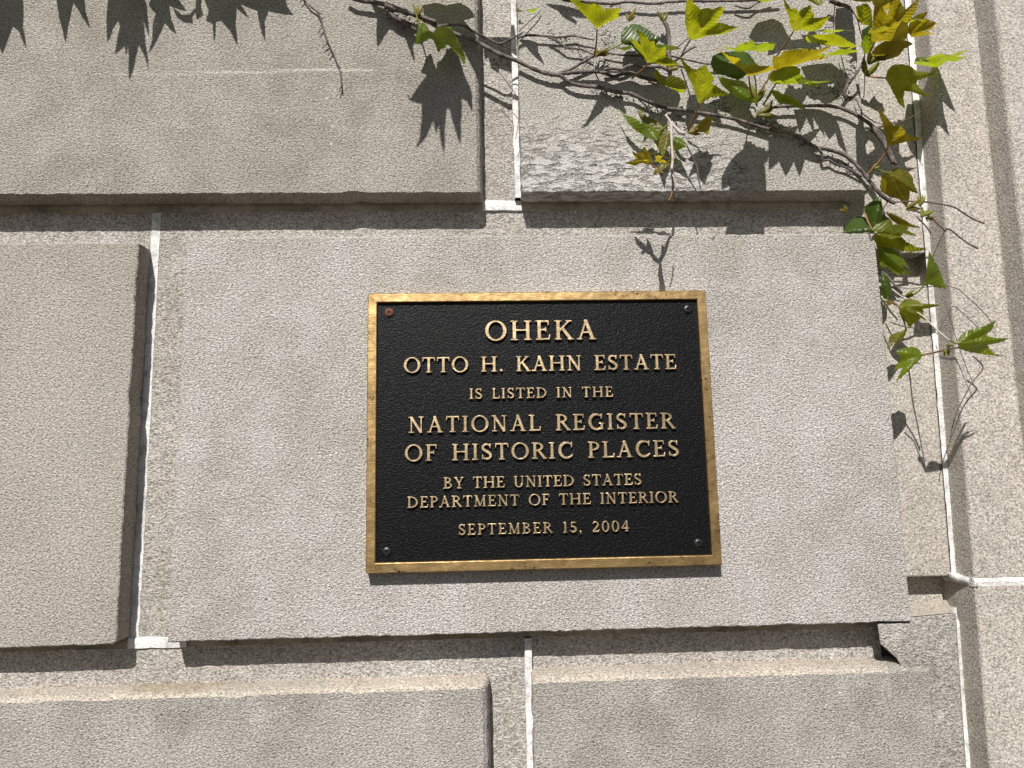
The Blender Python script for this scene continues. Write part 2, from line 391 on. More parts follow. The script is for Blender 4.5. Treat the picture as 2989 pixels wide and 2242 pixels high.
mortar([(-.5158, -.5025, -.1885, .4580)], .0425)        # left upright joint
mortar([(.0578, .0682, .4745, 1.14)], .0300)            # upper upright joint
mortar([(.0578, .0682, -.87, -.2042)], .0330)           # lower upright joint
mortar([(XL, .9, -.885, -.869)], .0395); mortar([(XL, .595, 1.139, 1.155)], .0395)

# ------------------------------------------------------------------ pilaster
pil = empty('pilaster', (.95, .05, -1.5), 'smooth stone pilaster with a stepped left edge rising beside the ivy', 'pilaster')
def xa(z): return .7285 + .0225*(z+.13)/.78        # left arris, leaning a touch
def xb(z): return .8245 + .009*(z+.13)/.78
def pil_stone(z0, z1):
    bm = bmesh.new(); n = max(2, int((z1-z0)/.02)); prof = []
    def section(z):
        a, b = xa(z), xb(z)
        pts = [(a-.001, .20), (a-.001, .055)]
        for k in range(6):                      # slightly rounded first arris
            t = math.radians(90*k/5); pts.append((a+.001+.005*(1-math.cos(t)), .0105+.005*(1-math.sin(t))))
        for k in range(5):                      # inner corner
            t = math.radians(90*k/4); pts.append((b-.004+.004*math.sin(t), .0105-.004*(1-math.cos(t))))
        for k in range(7):                      # soft outer arris
            t = math.radians(90*k/6); pts.append((b+.003+.009*(1-math.cos(t)), -.036+.009*(1-math.sin(t))))
        pts += [(b+.045, -.036), (b+.0455, -.0345), (b+.047, -.0345), (b+.0475, -.036), (1.35, -.036), (1.35, .20)]
        return pts
    for i in range(n+1):
        z = z0+(z1-z0)*i/n
        prof.append([bm.verts.new((x + mnoise.noise(Vector((x*20, 5, z*28)))*.0007, y, z)) for x, y in section(z)])
    m = len(prof[0])
    for a, b in zip(prof[:-1], prof[1:]):
        for i in range(m): bm.faces.new((a[i], a[(i+1) % m], b[(i+1) % m], b[i]))
    bm.faces.new(prof[0]); bm.faces.new(prof[-1][::-1])
    bmesh.ops.recalc_face_normals(bm, faces=bm.faces[:])
    o = from_bm('shaft_block', bm, STONE_PIL, pil); bevel(o, .0015, 1, 60)
pil_stone(-.132, .9); pil_stone(-.9, -.1435); pil_stone(-1.5, -.911); pil_stone(.911, 1.75)
# pointing between the shaft blocks and down the inner corner
bm = bmesh.new()
def strip(pts, y0):
    """ribbon of mortar through (xl, xr, z) stations"""
    prev = None
    for (a, b, z) in pts:
        row = [bm.verts.new((a, y0+.0015, z)), bm.verts.new(((a+b)/2, y0, z)), bm.verts.new((b, y0+.0015, z))]
        if prev:
            bm.faces.new((prev[0], prev[1], row[1], row[0])); bm.faces.new((prev[1], prev[2], row[2], row[1]))
        prev = row
pts = []
for i in range(150):
    z = -.133+1.2*i/149
    pts.append((.7185+.019*(z+.13)/.78 + mnoise.noise(Vector((1, z*50, 0)))*.0012 + .0022, xa(z)+.0005, z))
strip(pts, .0505)
pts = []
for i in range(90):
    z = -.88+.70*i/89
    e = .6905 if z > -.30 else .6905+(z+.30)*.057
    pts.append((e-.012, xa(z)+.001 - .004*(z > -.2), z))
strip(pts, .0520)
bmesh.ops.recalc_face_normals(bm, faces=bm.faces[:])
o = from_bm('mortar_joint', bm, MORTAR, wall, smooth=True)
for z0, z1 in ((-.1440, -.1315), (-.9115, -.8995), (.8995, .9115)):
    bm = bmesh.new(); prev = None
    for i in range(40):
        x = .7285 + .115*i/39 if i < 39 else 1.34
        xx = xa(z0) + (xb(z0)-xa(z0)-.001)*i/39
        row = [bm.verts.new((xx, .0110, z0+mnoise.noise(Vector((x*60, 1, z0)))*.001)), bm.verts.new((xx, .0098, (z0+z1)/2)), bm.verts.new((xx, .0110, z1+mnoise.noise(Vector((x*60, 4, z0)))*.001))]
        if prev:
            for k in (0, 1): bm.faces.new((prev[k], prev[k+1], row[k+1], row[k]))
        prev = row
    add_box(bm, xa(z0), 1.34, .0130, .19, z0-.0005, z1+.0005)
    add_box(bm, xb(z0)+.002, 1.34, -.0345, .0129, z0-.0005, z1+.0005)
    bmesh.ops.recalc_face_normals(bm, faces=bm.faces[:]); from_bm('mortar_joint', bm, MORTAR, pil)
# smear of mortar across the return where the bed joint turns the corner
bm = bmesh.new()
A = [(.7150, .0500, -.1270), (.7215, .0420, -.1285), (.7270, .028, -.1320), (.7300, .0075, -.1335)]
B = [(.7170, .0500, -.1400), (.7225, .0420, -.1425), (.7275, .028, -.1440), (.7305, .0075, -.1440)]
va = [bm.verts.new(p) for p in A]; vb = [bm.verts.new(p) for p in B]
for i in range(3): bm.faces.new((va[i], va[i+1], vb[i+1], vb[i]))
r = bmesh.ops.extrude_face_region(bm, geom=bm.faces[:])
bmesh.ops.translate(bm, vec=(.012, .012, 0), verts=[v for v in r['geom'] if isinstance(v, bmesh.types.BMVert)])
bmesh.ops.recalc_face_normals(bm, faces=bm.faces[:])
from_bm('mortar_smear', bm, MORTAR, pil, smooth=True)

# ------------------------------------------------------------------ plaque
PCX, PCZ = .0874, .1021
plaque = empty('plaque', (PCX, 0, PCZ), 'black and bronze commemorative plaque screwed to the pale stone block', 'plaque')
bm = bmesh.new()
def rect(hx, hz, y): return [bm.verts.new((PCX+sx*hx, y, PCZ+sz*hz)) for sx, sz in ((-1,-1),(1,-1),(1,1),(-1,1))]
loops = [rect(.2540, .2030, -.0003), rect(.2541, .2031, -.0188), rect(.2530, .2020, -.0200), rect(.2416, .1903, -.0200), rect(.2404, .1892, -.0192), rect(.2394, .1882, -.0148)]
for a, b in zip(loops[:-1], loops[1:]):
    for i in range(4): bm.faces.new((a[i], a[(i+1) % 4], b[(i+1) % 4], b[i]))
bmesh.ops.recalc_face_normals(bm, faces=bm.faces[:])
from_bm('frame', bm, BRONZE, plaque)
bm = bmesh.new(); add_box(bm, PCX-.2400, PCX+.2400, -.0152, -.0008, PCZ-.1888, PCZ+.1888)
from_bm('back_panel', bm, BLACK, plaque)

GLYPHS = json.loads('''{"I":[0.35,[[87,-3,103,-9,250,-9,270,-1,331,3,330,46,263,51,250,63,246,77,246,923,250,937,263,949,331,957,330,998,263,1003,250,1009,103,1009,77,1001,19,997,23,952,84,950,97,942,104,923,104,77,97,58,84,50,23,48,19,43,23,0]]],"H":[0.94,[[92,-3,110,-9,250,-9,277,-1,336,3,336,43,330,48,270,50,257,61,251,77,252,457,263,478,290,484,657,484,677,478,689,450,689,77,683,61,670,50,610,48,604,43,604,3,663,-1,690,-9,837,-8,857,-1,916,3,916,43,910,48,850,50,835,63,831,83,831,923,837,939,850,950,910,952,916,957,916,997,883,1000,837,1008,690,1009,663,1001,604,997,604,957,610,952,670,950,683,939,689,923,688,583,677,562,650,556,283,556,263,562,251,590,251,923,257,939,270,950,330,952,336,957,336,997,277,1001,250,1009,103,1008,83,1001,24,997,24,957,30,952,90,950,103,939,109,923,109,77,103,61,90,50,30,48,24,37,24,3,30,0]]],"L":[0.66,[[157,-10,257,-14,343,-8,377,0,537,0,610,-9,628,3,657,257,603,262,584,103,577,85,563,75,297,73,270,77,257,85,251,110,251,697,253,930,270,950,330,952,336,957,336,997,277,1001,250,1009,103,1008,83,1001,24,997,24,957,97,946,107,930,109,910,109,77,103,61,90,50,30,48,24,43,24,3]]],"E":[0.68,[[157,-10,257,-14,343,-8,377,0,530,0,617,-8,661,250,657,256,609,263,580,103,570,83,557,75,297,73,258,83,251,110,251,450,256,470,283,484,410,483,430,470,437,421,483,421,486,577,483,630,437,630,433,577,417,559,283,556,263,562,251,590,251,750,252,903,263,921,297,927,503,928,528,923,542,897,543,763,598,763,598,997,577,1008,537,1008,510,1000,370,1000,337,1009,170,1014,24,997,24,957,97,946,107,930,109,910,109,77,103,61,90,50,30,48,24,43,24,3]]],"F":[0.64,[[92,-3,110,-9,250,-9,277,-1,336,3,336,43,330,48,270,50,257,61,251,77,251,430,261,457,283,464,403,462,423,443,426,403,474,403,475,603,470,610,430,610,425,603,423,557,403,538,283,536,256,550,251,577,254,910,263,921,290,927,510,928,530,922,542,903,543,750,597,750,598,997,590,1002,577,1008,543,1009,510,1000,370,1000,337,1009,170,1014,24,997,24,957,30,952,90,950,103,939,109,923,109,77,103,61,90,50,30,48,24,37,24,3,30,0]]],"T":[0.74,[[282,-3,297,-9,443,-9,470,0,526,3,523,47,462,50,450,57,441,77,441,890,448,917,477,928,623,928,641,923,658,897,673,750,727,757,703,1008,643,1007,610,1000,458,1003,443,1009,297,1009,270,1000,130,1000,43,1010,34,1003,17,753,67,750,82,897,99,923,123,928,270,928,290,919,298,903,299,77,290,57,278,50,214,43,217,0]]],"A":[0.86,[[627,-17,637,-21,737,-4,843,0,851,3,851,43,777,51,752,77,489,970,480,1017,470,1036,397,1034,370,1013,333,997,349,930,348,870,267,577,123,75,110,57,96,50,10,48,4,43,4,3,177,-14,203,-1,256,3,256,43,210,51,199,70,270,312,283,323,303,327,497,327,523,319,537,301,603,77,597,54,550,46,549,3,603,-2],[310,395,299,403,298,423,383,723,390,738,397,744,403,741,425,683,500,430,500,403,477,393]]],"N":[0.88,[[628,-30,737,1,753,30,736,130,736,923,743,942,757,950,830,952,836,957,836,997,763,1001,737,1009,663,1009,637,1001,564,997,564,957,570,952,643,950,657,942,664,923,664,270,657,232,643,239,630,260,230,1015,223,1024,217,1023,110,1001,20,997,23,953,83,949,116,923,137,863,144,803,144,77,137,58,123,50,50,48,44,43,44,3,117,-1,143,-9,217,-9,243,-1,316,3,316,43,310,48,237,50,223,58,216,77,216,663,223,702,237,695,250,674]]],"M":[1.0,[[117,-3,210,-9,230,-1,301,3,297,48,228,50,217,57,209,77,222,537,230,589,243,578,257,543,423,20,477,32,530,29,560,63,559,103,567,143,703,571,717,606,730,617,737,570,747,77,743,63,730,51,670,46,669,3,723,-1,750,-9,897,-8,917,-1,970,2,970,46,910,50,897,59,890,77,879,617,874,930,890,949,950,957,950,997,897,1001,877,1009,770,1011,730,998,725,890,705,790,530,242,517,224,510,227,497,255,259,1010,230,1014,157,1010,123,1001,43,1000,43,953,107,950,132,930,155,810,136,77,130,60,117,51,37,48,29,43,30,2]]],"K":[0.84,[[670,-37,750,-5,857,0,861,43,797,53,767,77,441,603,434,630,448,663,661,923,703,949,763,952,770,957,770,997,677,1001,630,1011,597,1001,510,997,510,957,563,950,572,943,571,930,310,608,263,560,253,570,251,597,251,917,260,943,277,951,330,952,336,957,336,997,330,1000,277,1001,257,1008,110,1009,83,1001,24,997,24,957,97,946,107,930,109,910,109,77,103,61,90,50,30,48,24,43,24,3,83,-1,110,-9,257,-8,277,-1,336,3,336,43,330,48,270,50,255,63,251,83,253,390,262,423,280,457,310,493,330,501,350,481,599,77,601,57,579,43,579,3,637,-6]]],"O":[0.96,[[407,-23,497,-30,590,-15,677,21,750,71,817,139,872,223,912,317,934,417,940,523,927,623,897,723,853,810,797,884,723,950,643,995,553,1023,463,1030,370,1015,283,979,210,929,143,861,88,777,48,683,26,583,20,477,33,377,63,277,107,190,163,116,237,50,317,5],[457,43,397,58,337,92,283,142,240,203,205,277,181,357,167,443,166,537,176,623,200,710,232,783,277,850,330,903,383,936,443,955,503,957,563,942,623,908,677,858,720,797,755,723,779,643,793,557,794,463,784,377,760,290,728,217,683,150,630,97,577,64,517,45]]],"D":[0.9,[[157,-10,263,-16,350,-13,370,2,470,20,563,56,643,104,712,163,766,230,810,310,839,397,850,490,843,583,818,670,777,754,718,830,650,891,565,943,470,980,370,998,343,1014,170,1014,24,997,24,957,97,946,107,930,109,910,109,77,103,61,90,50,30,48,24,43,24,3],[363,77,270,87,257,95,251,110,253,897,263,910,277,915,377,923,457,900,530,859,577,819,617,773,650,721,677,662,694,603,704,537,704,470,695,403,678,343,652,283,619,230,577,181,530,141,477,109,417,86]]],"P":[0.66,[[92,-3,110,-9,250,-9,277,-1,336,3,336,43,330,48,270,50,253,70,253,450,270,462,337,463,423,485,510,526,556,563,589,603,614,650,627,697,627,770,606,837,563,899,503,949,450,976,363,998,337,1014,170,1014,24,997,24,957,30,952,90,950,103,939,109,923,109,77,103,61,90,50,30,48,24,37,24,3,30,0],[343,543,277,551,258,563,253,577,252,890,263,910,283,918,337,921,357,928,392,917,437,882,472,830,490,770,490,703,473,643,439,590,390,552,363,541]]],"R":[0.8,[[649,-37,730,-4,817,0,820,43,770,56,743,79,472,503,479,523,537,563,572,597,601,637,619,677,629,723,628,777,615,823,590,870,549,917,497,955,437,981,363,998,343,1013,170,1014,103,1008,77,1000,30,1000,24,997,24,957,30,952,90,950,107,930,109,777,109,77,103,61,90,50,30,48,24,43,24,3,83,-1,110,-9,257,-8,277,-1,336,3,336,43,330,48,270,50,257,61,251,77,251,463,259,477,283,482,310,473,334,450,589,57,614,-3],[343,563,277,570,254,590,252,890,262,910,283,918,337,922,357,929,394,917,438,883,471,837,490,777,490,717,476,663,443,612,377,570]]],"B":[0.74,[[157,-10,263,-16,350,-13,370,3,479,30,537,59,586,97,627,143,653,190,668,243,669,297,657,350,634,397,603,437,558,477,433,543,442,557,500,590,543,628,574,670,594,717,600,770,591,823,568,870,529,917,463,962,360,997,343,1012,170,1014,24,997,24,957,97,946,107,930,109,910,109,77,103,61,90,50,30,48,24,43,24,3],[350,76,272,83,259,90,252,103,252,450,263,471,297,481,363,481,417,462,470,423,510,369,530,303,529,237,504,170,463,120,397,79,370,71],[283,596,260,610,251,637,254,903,277,919,350,924,370,919,403,897,437,857,458,803,462,750,450,700,423,654,383,619,337,599]]],"U":[0.86,[[388,-23,450,-23,510,-8,570,22,620,63,663,117,697,177,718,237,739,330,739,363,729,377,726,397,726,923,735,943,747,950,823,953,826,997,757,1000,723,1009,650,1009,623,1000,554,997,557,953,633,950,645,943,654,923,654,390,650,375,637,363,590,357,581,263,556,177,517,110,463,65,430,55,397,56,363,69,330,96,303,130,278,177,248,290,247,317,257,337,251,397,251,923,257,939,270,950,330,952,336,957,336,997,277,1001,250,1009,103,1008,83,1001,24,997,24,957,30,952,90,950,103,939,109,923,109,397,106,377,95,363,95,343,124,210,170,118,230,49,303,0]]],"Y":[0.8,[[332,-3,350,-9,490,-9,517,-1,576,3,576,43,570,48,510,50,497,61,491,77,491,430,501,490,499,530,675,930,703,950,786,957,783,1000,690,1001,623,1011,597,1001,537,1000,537,953,583,949,591,943,593,930,467,637,443,598,423,610,264,923,261,937,272,957,270,998,237,1005,210,1022,137,1003,9,997,10,954,70,949,90,939,104,923,334,463,349,390,349,77,343,61,330,50,270,48,264,37,264,3,270,0]]],"C":[0.84,[[411,-30,437,-35,523,-33,603,-10,677,31,757,107,777,117,804,170,813,230,770,247,683,151,630,117,563,92,510,86,450,94,397,115,345,150,299,197,260,257,230,323,210,397,201,477,203,557,217,637,242,710,278,777,323,832,377,875,423,900,477,914,537,915,597,902,660,870,693,843,710,817,715,790,708,683,763,678,786,850,792,997,737,1002,729,950,717,938,637,991,557,1023,470,1034,383,1023,297,988,216,930,155,863,106,783,66,683,45,577,41,470,53,370,84,263,127,177,194,90,263,30,343,-12]]],"G":[0.92,[[409,-30,490,-35,563,-23,623,1,677,15,823,22,825,350,830,364,843,374,897,376,900,383,897,424,602,423,602,377,670,375,684,370,694,357,696,163,683,140,597,101,537,87,483,87,437,97,381,123,337,156,297,200,257,262,230,323,212,390,201,470,202,543,213,617,234,690,262,750,298,803,343,851,390,884,435,903,497,916,550,914,603,899,660,870,697,839,712,810,708,703,763,698,786,850,792,997,737,1002,730,956,717,939,697,947,643,987,570,1019,497,1034,410,1029,330,1005,263,968,183,897,132,830,87,743,57,650,42,550,41,457,56,357,83,265,127,177,181,103,245,43,323,-3]]],"S":[0.62,[[273,-3,297,-8,370,-5,443,23,503,70,554,143,579,217,584,290,561,397,477,496,357,588,175,710,168,737,169,783,182,823,203,858,243,893,277,908,317,912,363,904,409,877,462,817,460,723,503,718,513,723,537,984,483,991,477,951,463,942,397,984,317,1005,257,1003,197,984,127,937,77,870,53,810,43,737,54,657,67,630,151,543,257,457,371,377,430,319,442,283,443,230,434,190,413,150,377,115,339,97,297,90,250,99,217,117,163,167,130,181,122,203,126,297,77,301,72,297,59,23,110,19,117,71,123,82,130,82,213,17]]],"1":[0.46,[[152,-3,170,-9,317,-8,337,-1,390,0,396,10,396,43,390,48,330,50,317,61,311,77,311,997,270,1006,237,1027,217,1017,170,1002,145,963,72,910,110,852,157,877,169,857,169,77,163,61,150,50,90,48,84,37,84,3,90,0]]],"2":[0.64,[[519,-3,539,-3,557,13,598,230,591,237,550,243,527,137,503,115,210,113,194,117,189,130,260,230,470,459,541,570,566,663,569,737,552,817,516,890,470,943,397,991,323,1008,257,1002,190,974,167,957,130,923,89,857,67,783,71,763,81,750,110,741,132,750,169,823,197,859,230,884,270,899,310,899,350,885,383,858,404,830,423,783,430,730,423,681,363,533,180,290,88,143,56,117,46,70,60,3,70,-2]]],"0":[0.68,[[305,-17,370,-18,430,2,483,39,536,97,577,164,612,250,636,343,648,443,649,543,638,643,616,737,583,823,540,897,490,955,437,994,375,1017,310,1018,250,998,197,961,144,903,103,836,68,750,44,657,32,557,31,457,42,357,64,263,97,177,140,103,190,45,243,6],[317,56,283,79,257,113,230,166,208,230,180,390,176,563,197,723,216,797,240,857,268,903,297,932,330,947,363,944,397,921,423,887,450,834,472,770,500,610,504,437,483,277,464,203,440,143,412,97,383,68,350,53]]],"4":[0.7,[[376,-3,390,-9,530,-9,601,3,597,48,548,50,529,70,529,230,537,246,550,253,657,254,660,317,657,326,550,327,537,334,529,350,527,997,403,1008,390,1000,375,943,54,363,23,330,20,317,29,290,30,257,37,254,357,254,383,246,392,223,391,70,372,50,319,43,323,0],[137,329,129,343,137,363,357,757,383,788,390,778,393,743,389,343,377,330,363,326]]],"5":[0.6,[[247,-17,350,-13,437,25,457,39,523,108,567,197,585,310,561,437,510,525,437,591,330,631,237,628,197,615,183,623,209,850,222,877,243,885,517,892,521,897,517,1006,310,1002,163,1001,150,994,137,843,95,550,157,498,177,496,250,507,297,499,345,470,380,430,405,377,414,317,405,250,383,200,347,157,303,130,257,120,203,126,150,153,83,215,50,211,33,183,37,163,87,77,155,17]]],".":[0.28,[[107,-3,137,-10,173,-3,202,17,219,43,225,77,217,110,198,137,170,155,137,160,103,152,77,132,60,103,55,70,61,43,78,17]]],",":[0.3,[[83,-183,103,-178,197,-84,242,50,241,83,226,117,200,143,170,158,137,159,110,150,83,128,68,97,66,63,74,37,95,10,133,-17,141,-37,139,-63,77,-163,77,-177]]]}''')
LINES = [('OHEKA', -.0814, .0853, .1298, .0290), ('OTTO H. KAHN ESTATE', -.2015, .2040, .0829, .0222), ('IS LISTED IN THE', -.1055, .1070, .0427, .0150),
         ('NATIONAL REGISTER', -.1948, .1971, -.0056, .0230), ('OF HISTORIC PLACES', -.1998, .2011, -.0465, .0232), ('BY THE UNITED STATES', -.1442, .1435, -.0867, .0156),
         ('DEPARTMENT OF THE INTERIOR', -.1962, .1958, -.1130, .0154), ('SEPTEMBER 15, 2004', -.1234, .1231, -.1527, .0148)]
WX = 1.19                                                      # the face is a wide old-style roman
for txt, xl, xr, zb, cap in LINES:
    SPACE = .62
    nat = sum((GLYPHS[c][0]*WX if c != ' ' else SPACE) for c in txt)*cap
    track = ((xr-xl)-nat)/(len(txt)-1)
    x = xl
    for word in txt.split(' '):
        cu = bpy.data.curves.new('inscription', 'CURVE'); cu.dimensions = '2D'; cu.fill_mode = 'BOTH'
        cu.extrude = .0019; cu.bevel_depth = .0004; cu.bevel_resolution = 1; cu.offset = -.0002
        for c in word:
            w, loops = GLYPHS[c]
            for lp in loops:
                sp = cu.splines.new('POLY'); n = len(lp)//2; sp.points.add(n-1)
                for i in range(n): sp.points[i].co = (x+lp[2*i]/1000*cap*WX, zb+lp[2*i+1]/1000*cap, 0, 1)
                sp.use_cyclic_u = True
            x += w*WX*cap+track
        x += SPACE*cap+track
        tmp = bpy.data.objects.new('tmp_text', cu); COL.objects.link(tmp)
        dg = bpy.context.evaluated_depsgraph_get()
        me = bpy.data.meshes.new_from_object(tmp.evaluated_get(dg))
        me.transform(Matrix(((1,0,0,PCX),(0,0,-1,-.0172),(0,1,0,PCZ),(0,0,0,1))))
        bpy.data.objects.remove(tmp); bpy.data.curves.remove(cu)
        me.materials.clear()
        link_mesh('inscription_word', me, BRONZE_LETTER, plaque)['label'] = 'raised bronze lettering reading ' + word
    print(txt, 'track/cap', round(track/cap, 3))
# screws
def screw(px, pz, mat, rot, label=None):
    bm = bmesh.new(); R0 = .0068; rings = []
    for r, y in ((R0, 0), (R0*.98, -.0012), (R0*.80, -.0026), (R0*.5, -.0034)):
        rings.append([bm.verts.new((r*math.cos(2*math.pi*i/24), y, r*math.sin(2*math.pi*i/24))) for i in range(24)])
    for a, b in zip(rings[:-1], rings[1:]):
        for i in range(24): bm.faces.new((a[i], a[(i+1) % 24], b[(i+1) % 24], b[i]))
    # cross recess: plus-shaped pit let into the crown
    w, l = R0*.13, R0*.44; plus = [(w,-l),(w,-w),(l,-w),(l,w),(w,w),(w,l),(-w,l),(-w,w),(-l,w),(-l,-w),(-w,-w),(-w,-l)]
    top = [bm.verts.new((p[0], -.0034, p[1])) for p in plus]; pit = [bm.verts.new((p[0]*.7, -.0012, p[1]*.7)) for p in plus]
    for i in range(12): bm.faces.new((top[i], top[(i+1) % 12], pit[(i+1) % 12], pit[i]))
    bm.faces.new(pit)
    ring = rings[-1]                     # fill between the last ring and the plus
    ei = [e for e in bm.edges if all(v in ring for v in e.verts)] + [e for e in bm.edges if all(v in top for v in e.verts)]
    bmesh.ops.triangle_fill(bm, edges=ei, use_beauty=True)
    bmesh.ops.recalc_face_normals(bm, faces=bm.faces[:])
    bmesh.ops.rotate(bm, cent=(0,0,0), matrix=Matrix.Rotation(rot, 3, 'Y'), verts=bm.verts[:])
    bmesh.ops.translate(bm, vec=(PCX+px, -.0152, PCZ+pz), verts=bm.verts[:])
    o = from_bm('screw', bm, mat, plaque)
    if label: o['label'] = label
screw(-.2229, .1744, RUST, .1, 'rusty brown cross-head screw'); screw(.2260, .1747, SCREW, .5); screw(-.2250, -.1735, SCREW, .35); screw(.2220, -.1718, SCREW, .7)
# ------------------------------------------------------------------ climbing vine
vine = empty('climbing_vine', (.30, -.01, .62), 'woody climbing vine with young yellow green lobed leaves spreading over the upper right stones', 'vine')
REG = {'A': (1000, 0, 3.6867), 'B': (1600, 0, 3.6867), 'C': (2200, 0, 3.6867), 'D': (1700, 250, 3.6867), 'E': (2300, 380, 3.6867),
       'F': (2389, 600, 3.6867), 'G': (2389, 500, 2.0733), 'H': (0, 0, 2.4578), 'J': (2450, 1050, 3.016), 'S': (0, 0, 1.0)}
def P(reg, s):
    x0, y0, k = REG[reg]; v = [float(t) for t in s.replace(',', ' ').split()]
    return [(x0+v[i]/k, y0+v[i+1]/k) for i in range(0, len(v), 2)]

def catmull(pts, step):
    """smooth resampling of 3D points (list of (Vector, radius))"""
    out = []; n = len(pts)
    for i in range(n-1):
        p0, p1, p2, p3 = pts[max(i-1, 0)], pts[i], pts[i+1], pts[min(i+2, n-1)]
        m = max(1, int((p2[0]-p1[0]).length/step))
        for k in range(m):
            t = k/m; a = .5*((2*p1[0]) + (p2[0]-p0[0])*t + (2*p0[0]-5*p1[0]+4*p2[0]-p3[0])*t*t + (-p0[0]+3*p1[0]-3*p2[0]+p3[0])*t**3)
            out.append((a, p1[1]+(p2[1]-p1[1])*t))
    out.append(pts[-1]); return out
def tube_bm(bm, pts, rough=.12, knots=0.0, seg=8, seed=0):
    rows = []; n = len(pts); up = Vector((0, -1, 0)); r = random.Random(seed)
    knot = 0
    for i, (p, rad) in enumerate(pts):
        d = (pts[min(i+1, n-1)][0]-pts[max(i-1, 0)][0])
        d = d.normalized() if d.length > 1e-7 else Vector((1, 0, 0))
        s = d.cross(up); s = s.normalized() if s.length > 1e-4 else Vector((1, 0, 0)); t = s.cross(d)
        if knots and r.random() < knots: knot = 1.0
        knot *= .55
        row = []
        for k in range(seg):
            a = 2*math.pi*k/seg
            q = rad*(1 + knot*.45 + rough*mnoise.noise(Vector((i*.35+seed*9, math.cos(a)*1.3, math.sin(a)*1.3)))*2)
            row.append(bm.verts.new(p + (s*math.cos(a)+t*math.sin(a))*q))
        rows.append(row)
    for a, b in zip(rows[:-1], rows[1:]):
        for k in range(seg): bm.faces.new((a[k], a[(k+1) % seg], b[(k+1) % seg], b[k]))
    bm.faces.new(rows[0][::-1]); bm.faces.new(rows[-1])
def stem(name, reg, s, r0, r1, o0=.012, o1=None, mat=None, step=.0035, rough=.14, knots=.06, parent=None, seed=0, base=0.0):
    """stem through picture points, standing o metres off the stone face"""
    o1 = o0 if o1 is None else o1
    pts = P(reg, s) if isinstance(reg, str) else reg
    n = len(pts); v = []
    for i, (x, y) in enumerate(pts):
        t = i/max(1, n-1); v.append((at(x, y, base-(o0+(o1-o0)*t)), .80*(r0+(r1-r0)*t)))
    bm = bmesh.new(); tube_bm(bm, catmull(v, step), rough, knots, 8, seed)
    return from_bm(name, bm, mat or BARK, parent or vine, smooth=True)

def poly_area(p): return .5*sum(p[i][0]*p[(i+1) % len(p)][1]-p[(i+1) % len(p)][0]*p[i][1] for i in range(len(p)))
def serrate(poly, rnd, seg=6.5, amp=1.5):
    ar = 1 if poly_area(poly) > 0 else -1; out = []; n = len(poly)
    for i in range(n):
        p, q = poly[i], poly[(i+1) % n]; dx, dy = q[0]-p[0], q[1]-p[1]; L = math.hypot(dx, dy)
        m = max(1, int(round(L/seg))); out.append(p)
        if L < 1e-6: continue
        nx, ny = ar*dy/L, -ar*dx/L; bow = rnd.uniform(.0, .035)*L
        for k in range(1, m):
            t = k/m; w = 4*bow*t*(1-t) + (amp if k % 2 else -amp*.35)*rnd.uniform(.4, 1.0)*min(1, 4*t*(1-t)+.2)
            out.append((p[0]+dx*t+nx*w, p[1]+dy*t+ny*w))
    return out
def seg_dist(p, a, b):
    dx, dy = b[0]-a[0], b[1]-a[1]; L2 = dx*dx+dy*dy or 1e-9
    t = max(0, min(1, ((p[0]-a[0])*dx+(p[1]-a[1])*dy)/L2)); x, y = a[0]+dx*t, a[1]+dy*t
    return math.hypot(p[0]-x, p[1]-y), t*math.sqrt(L2)
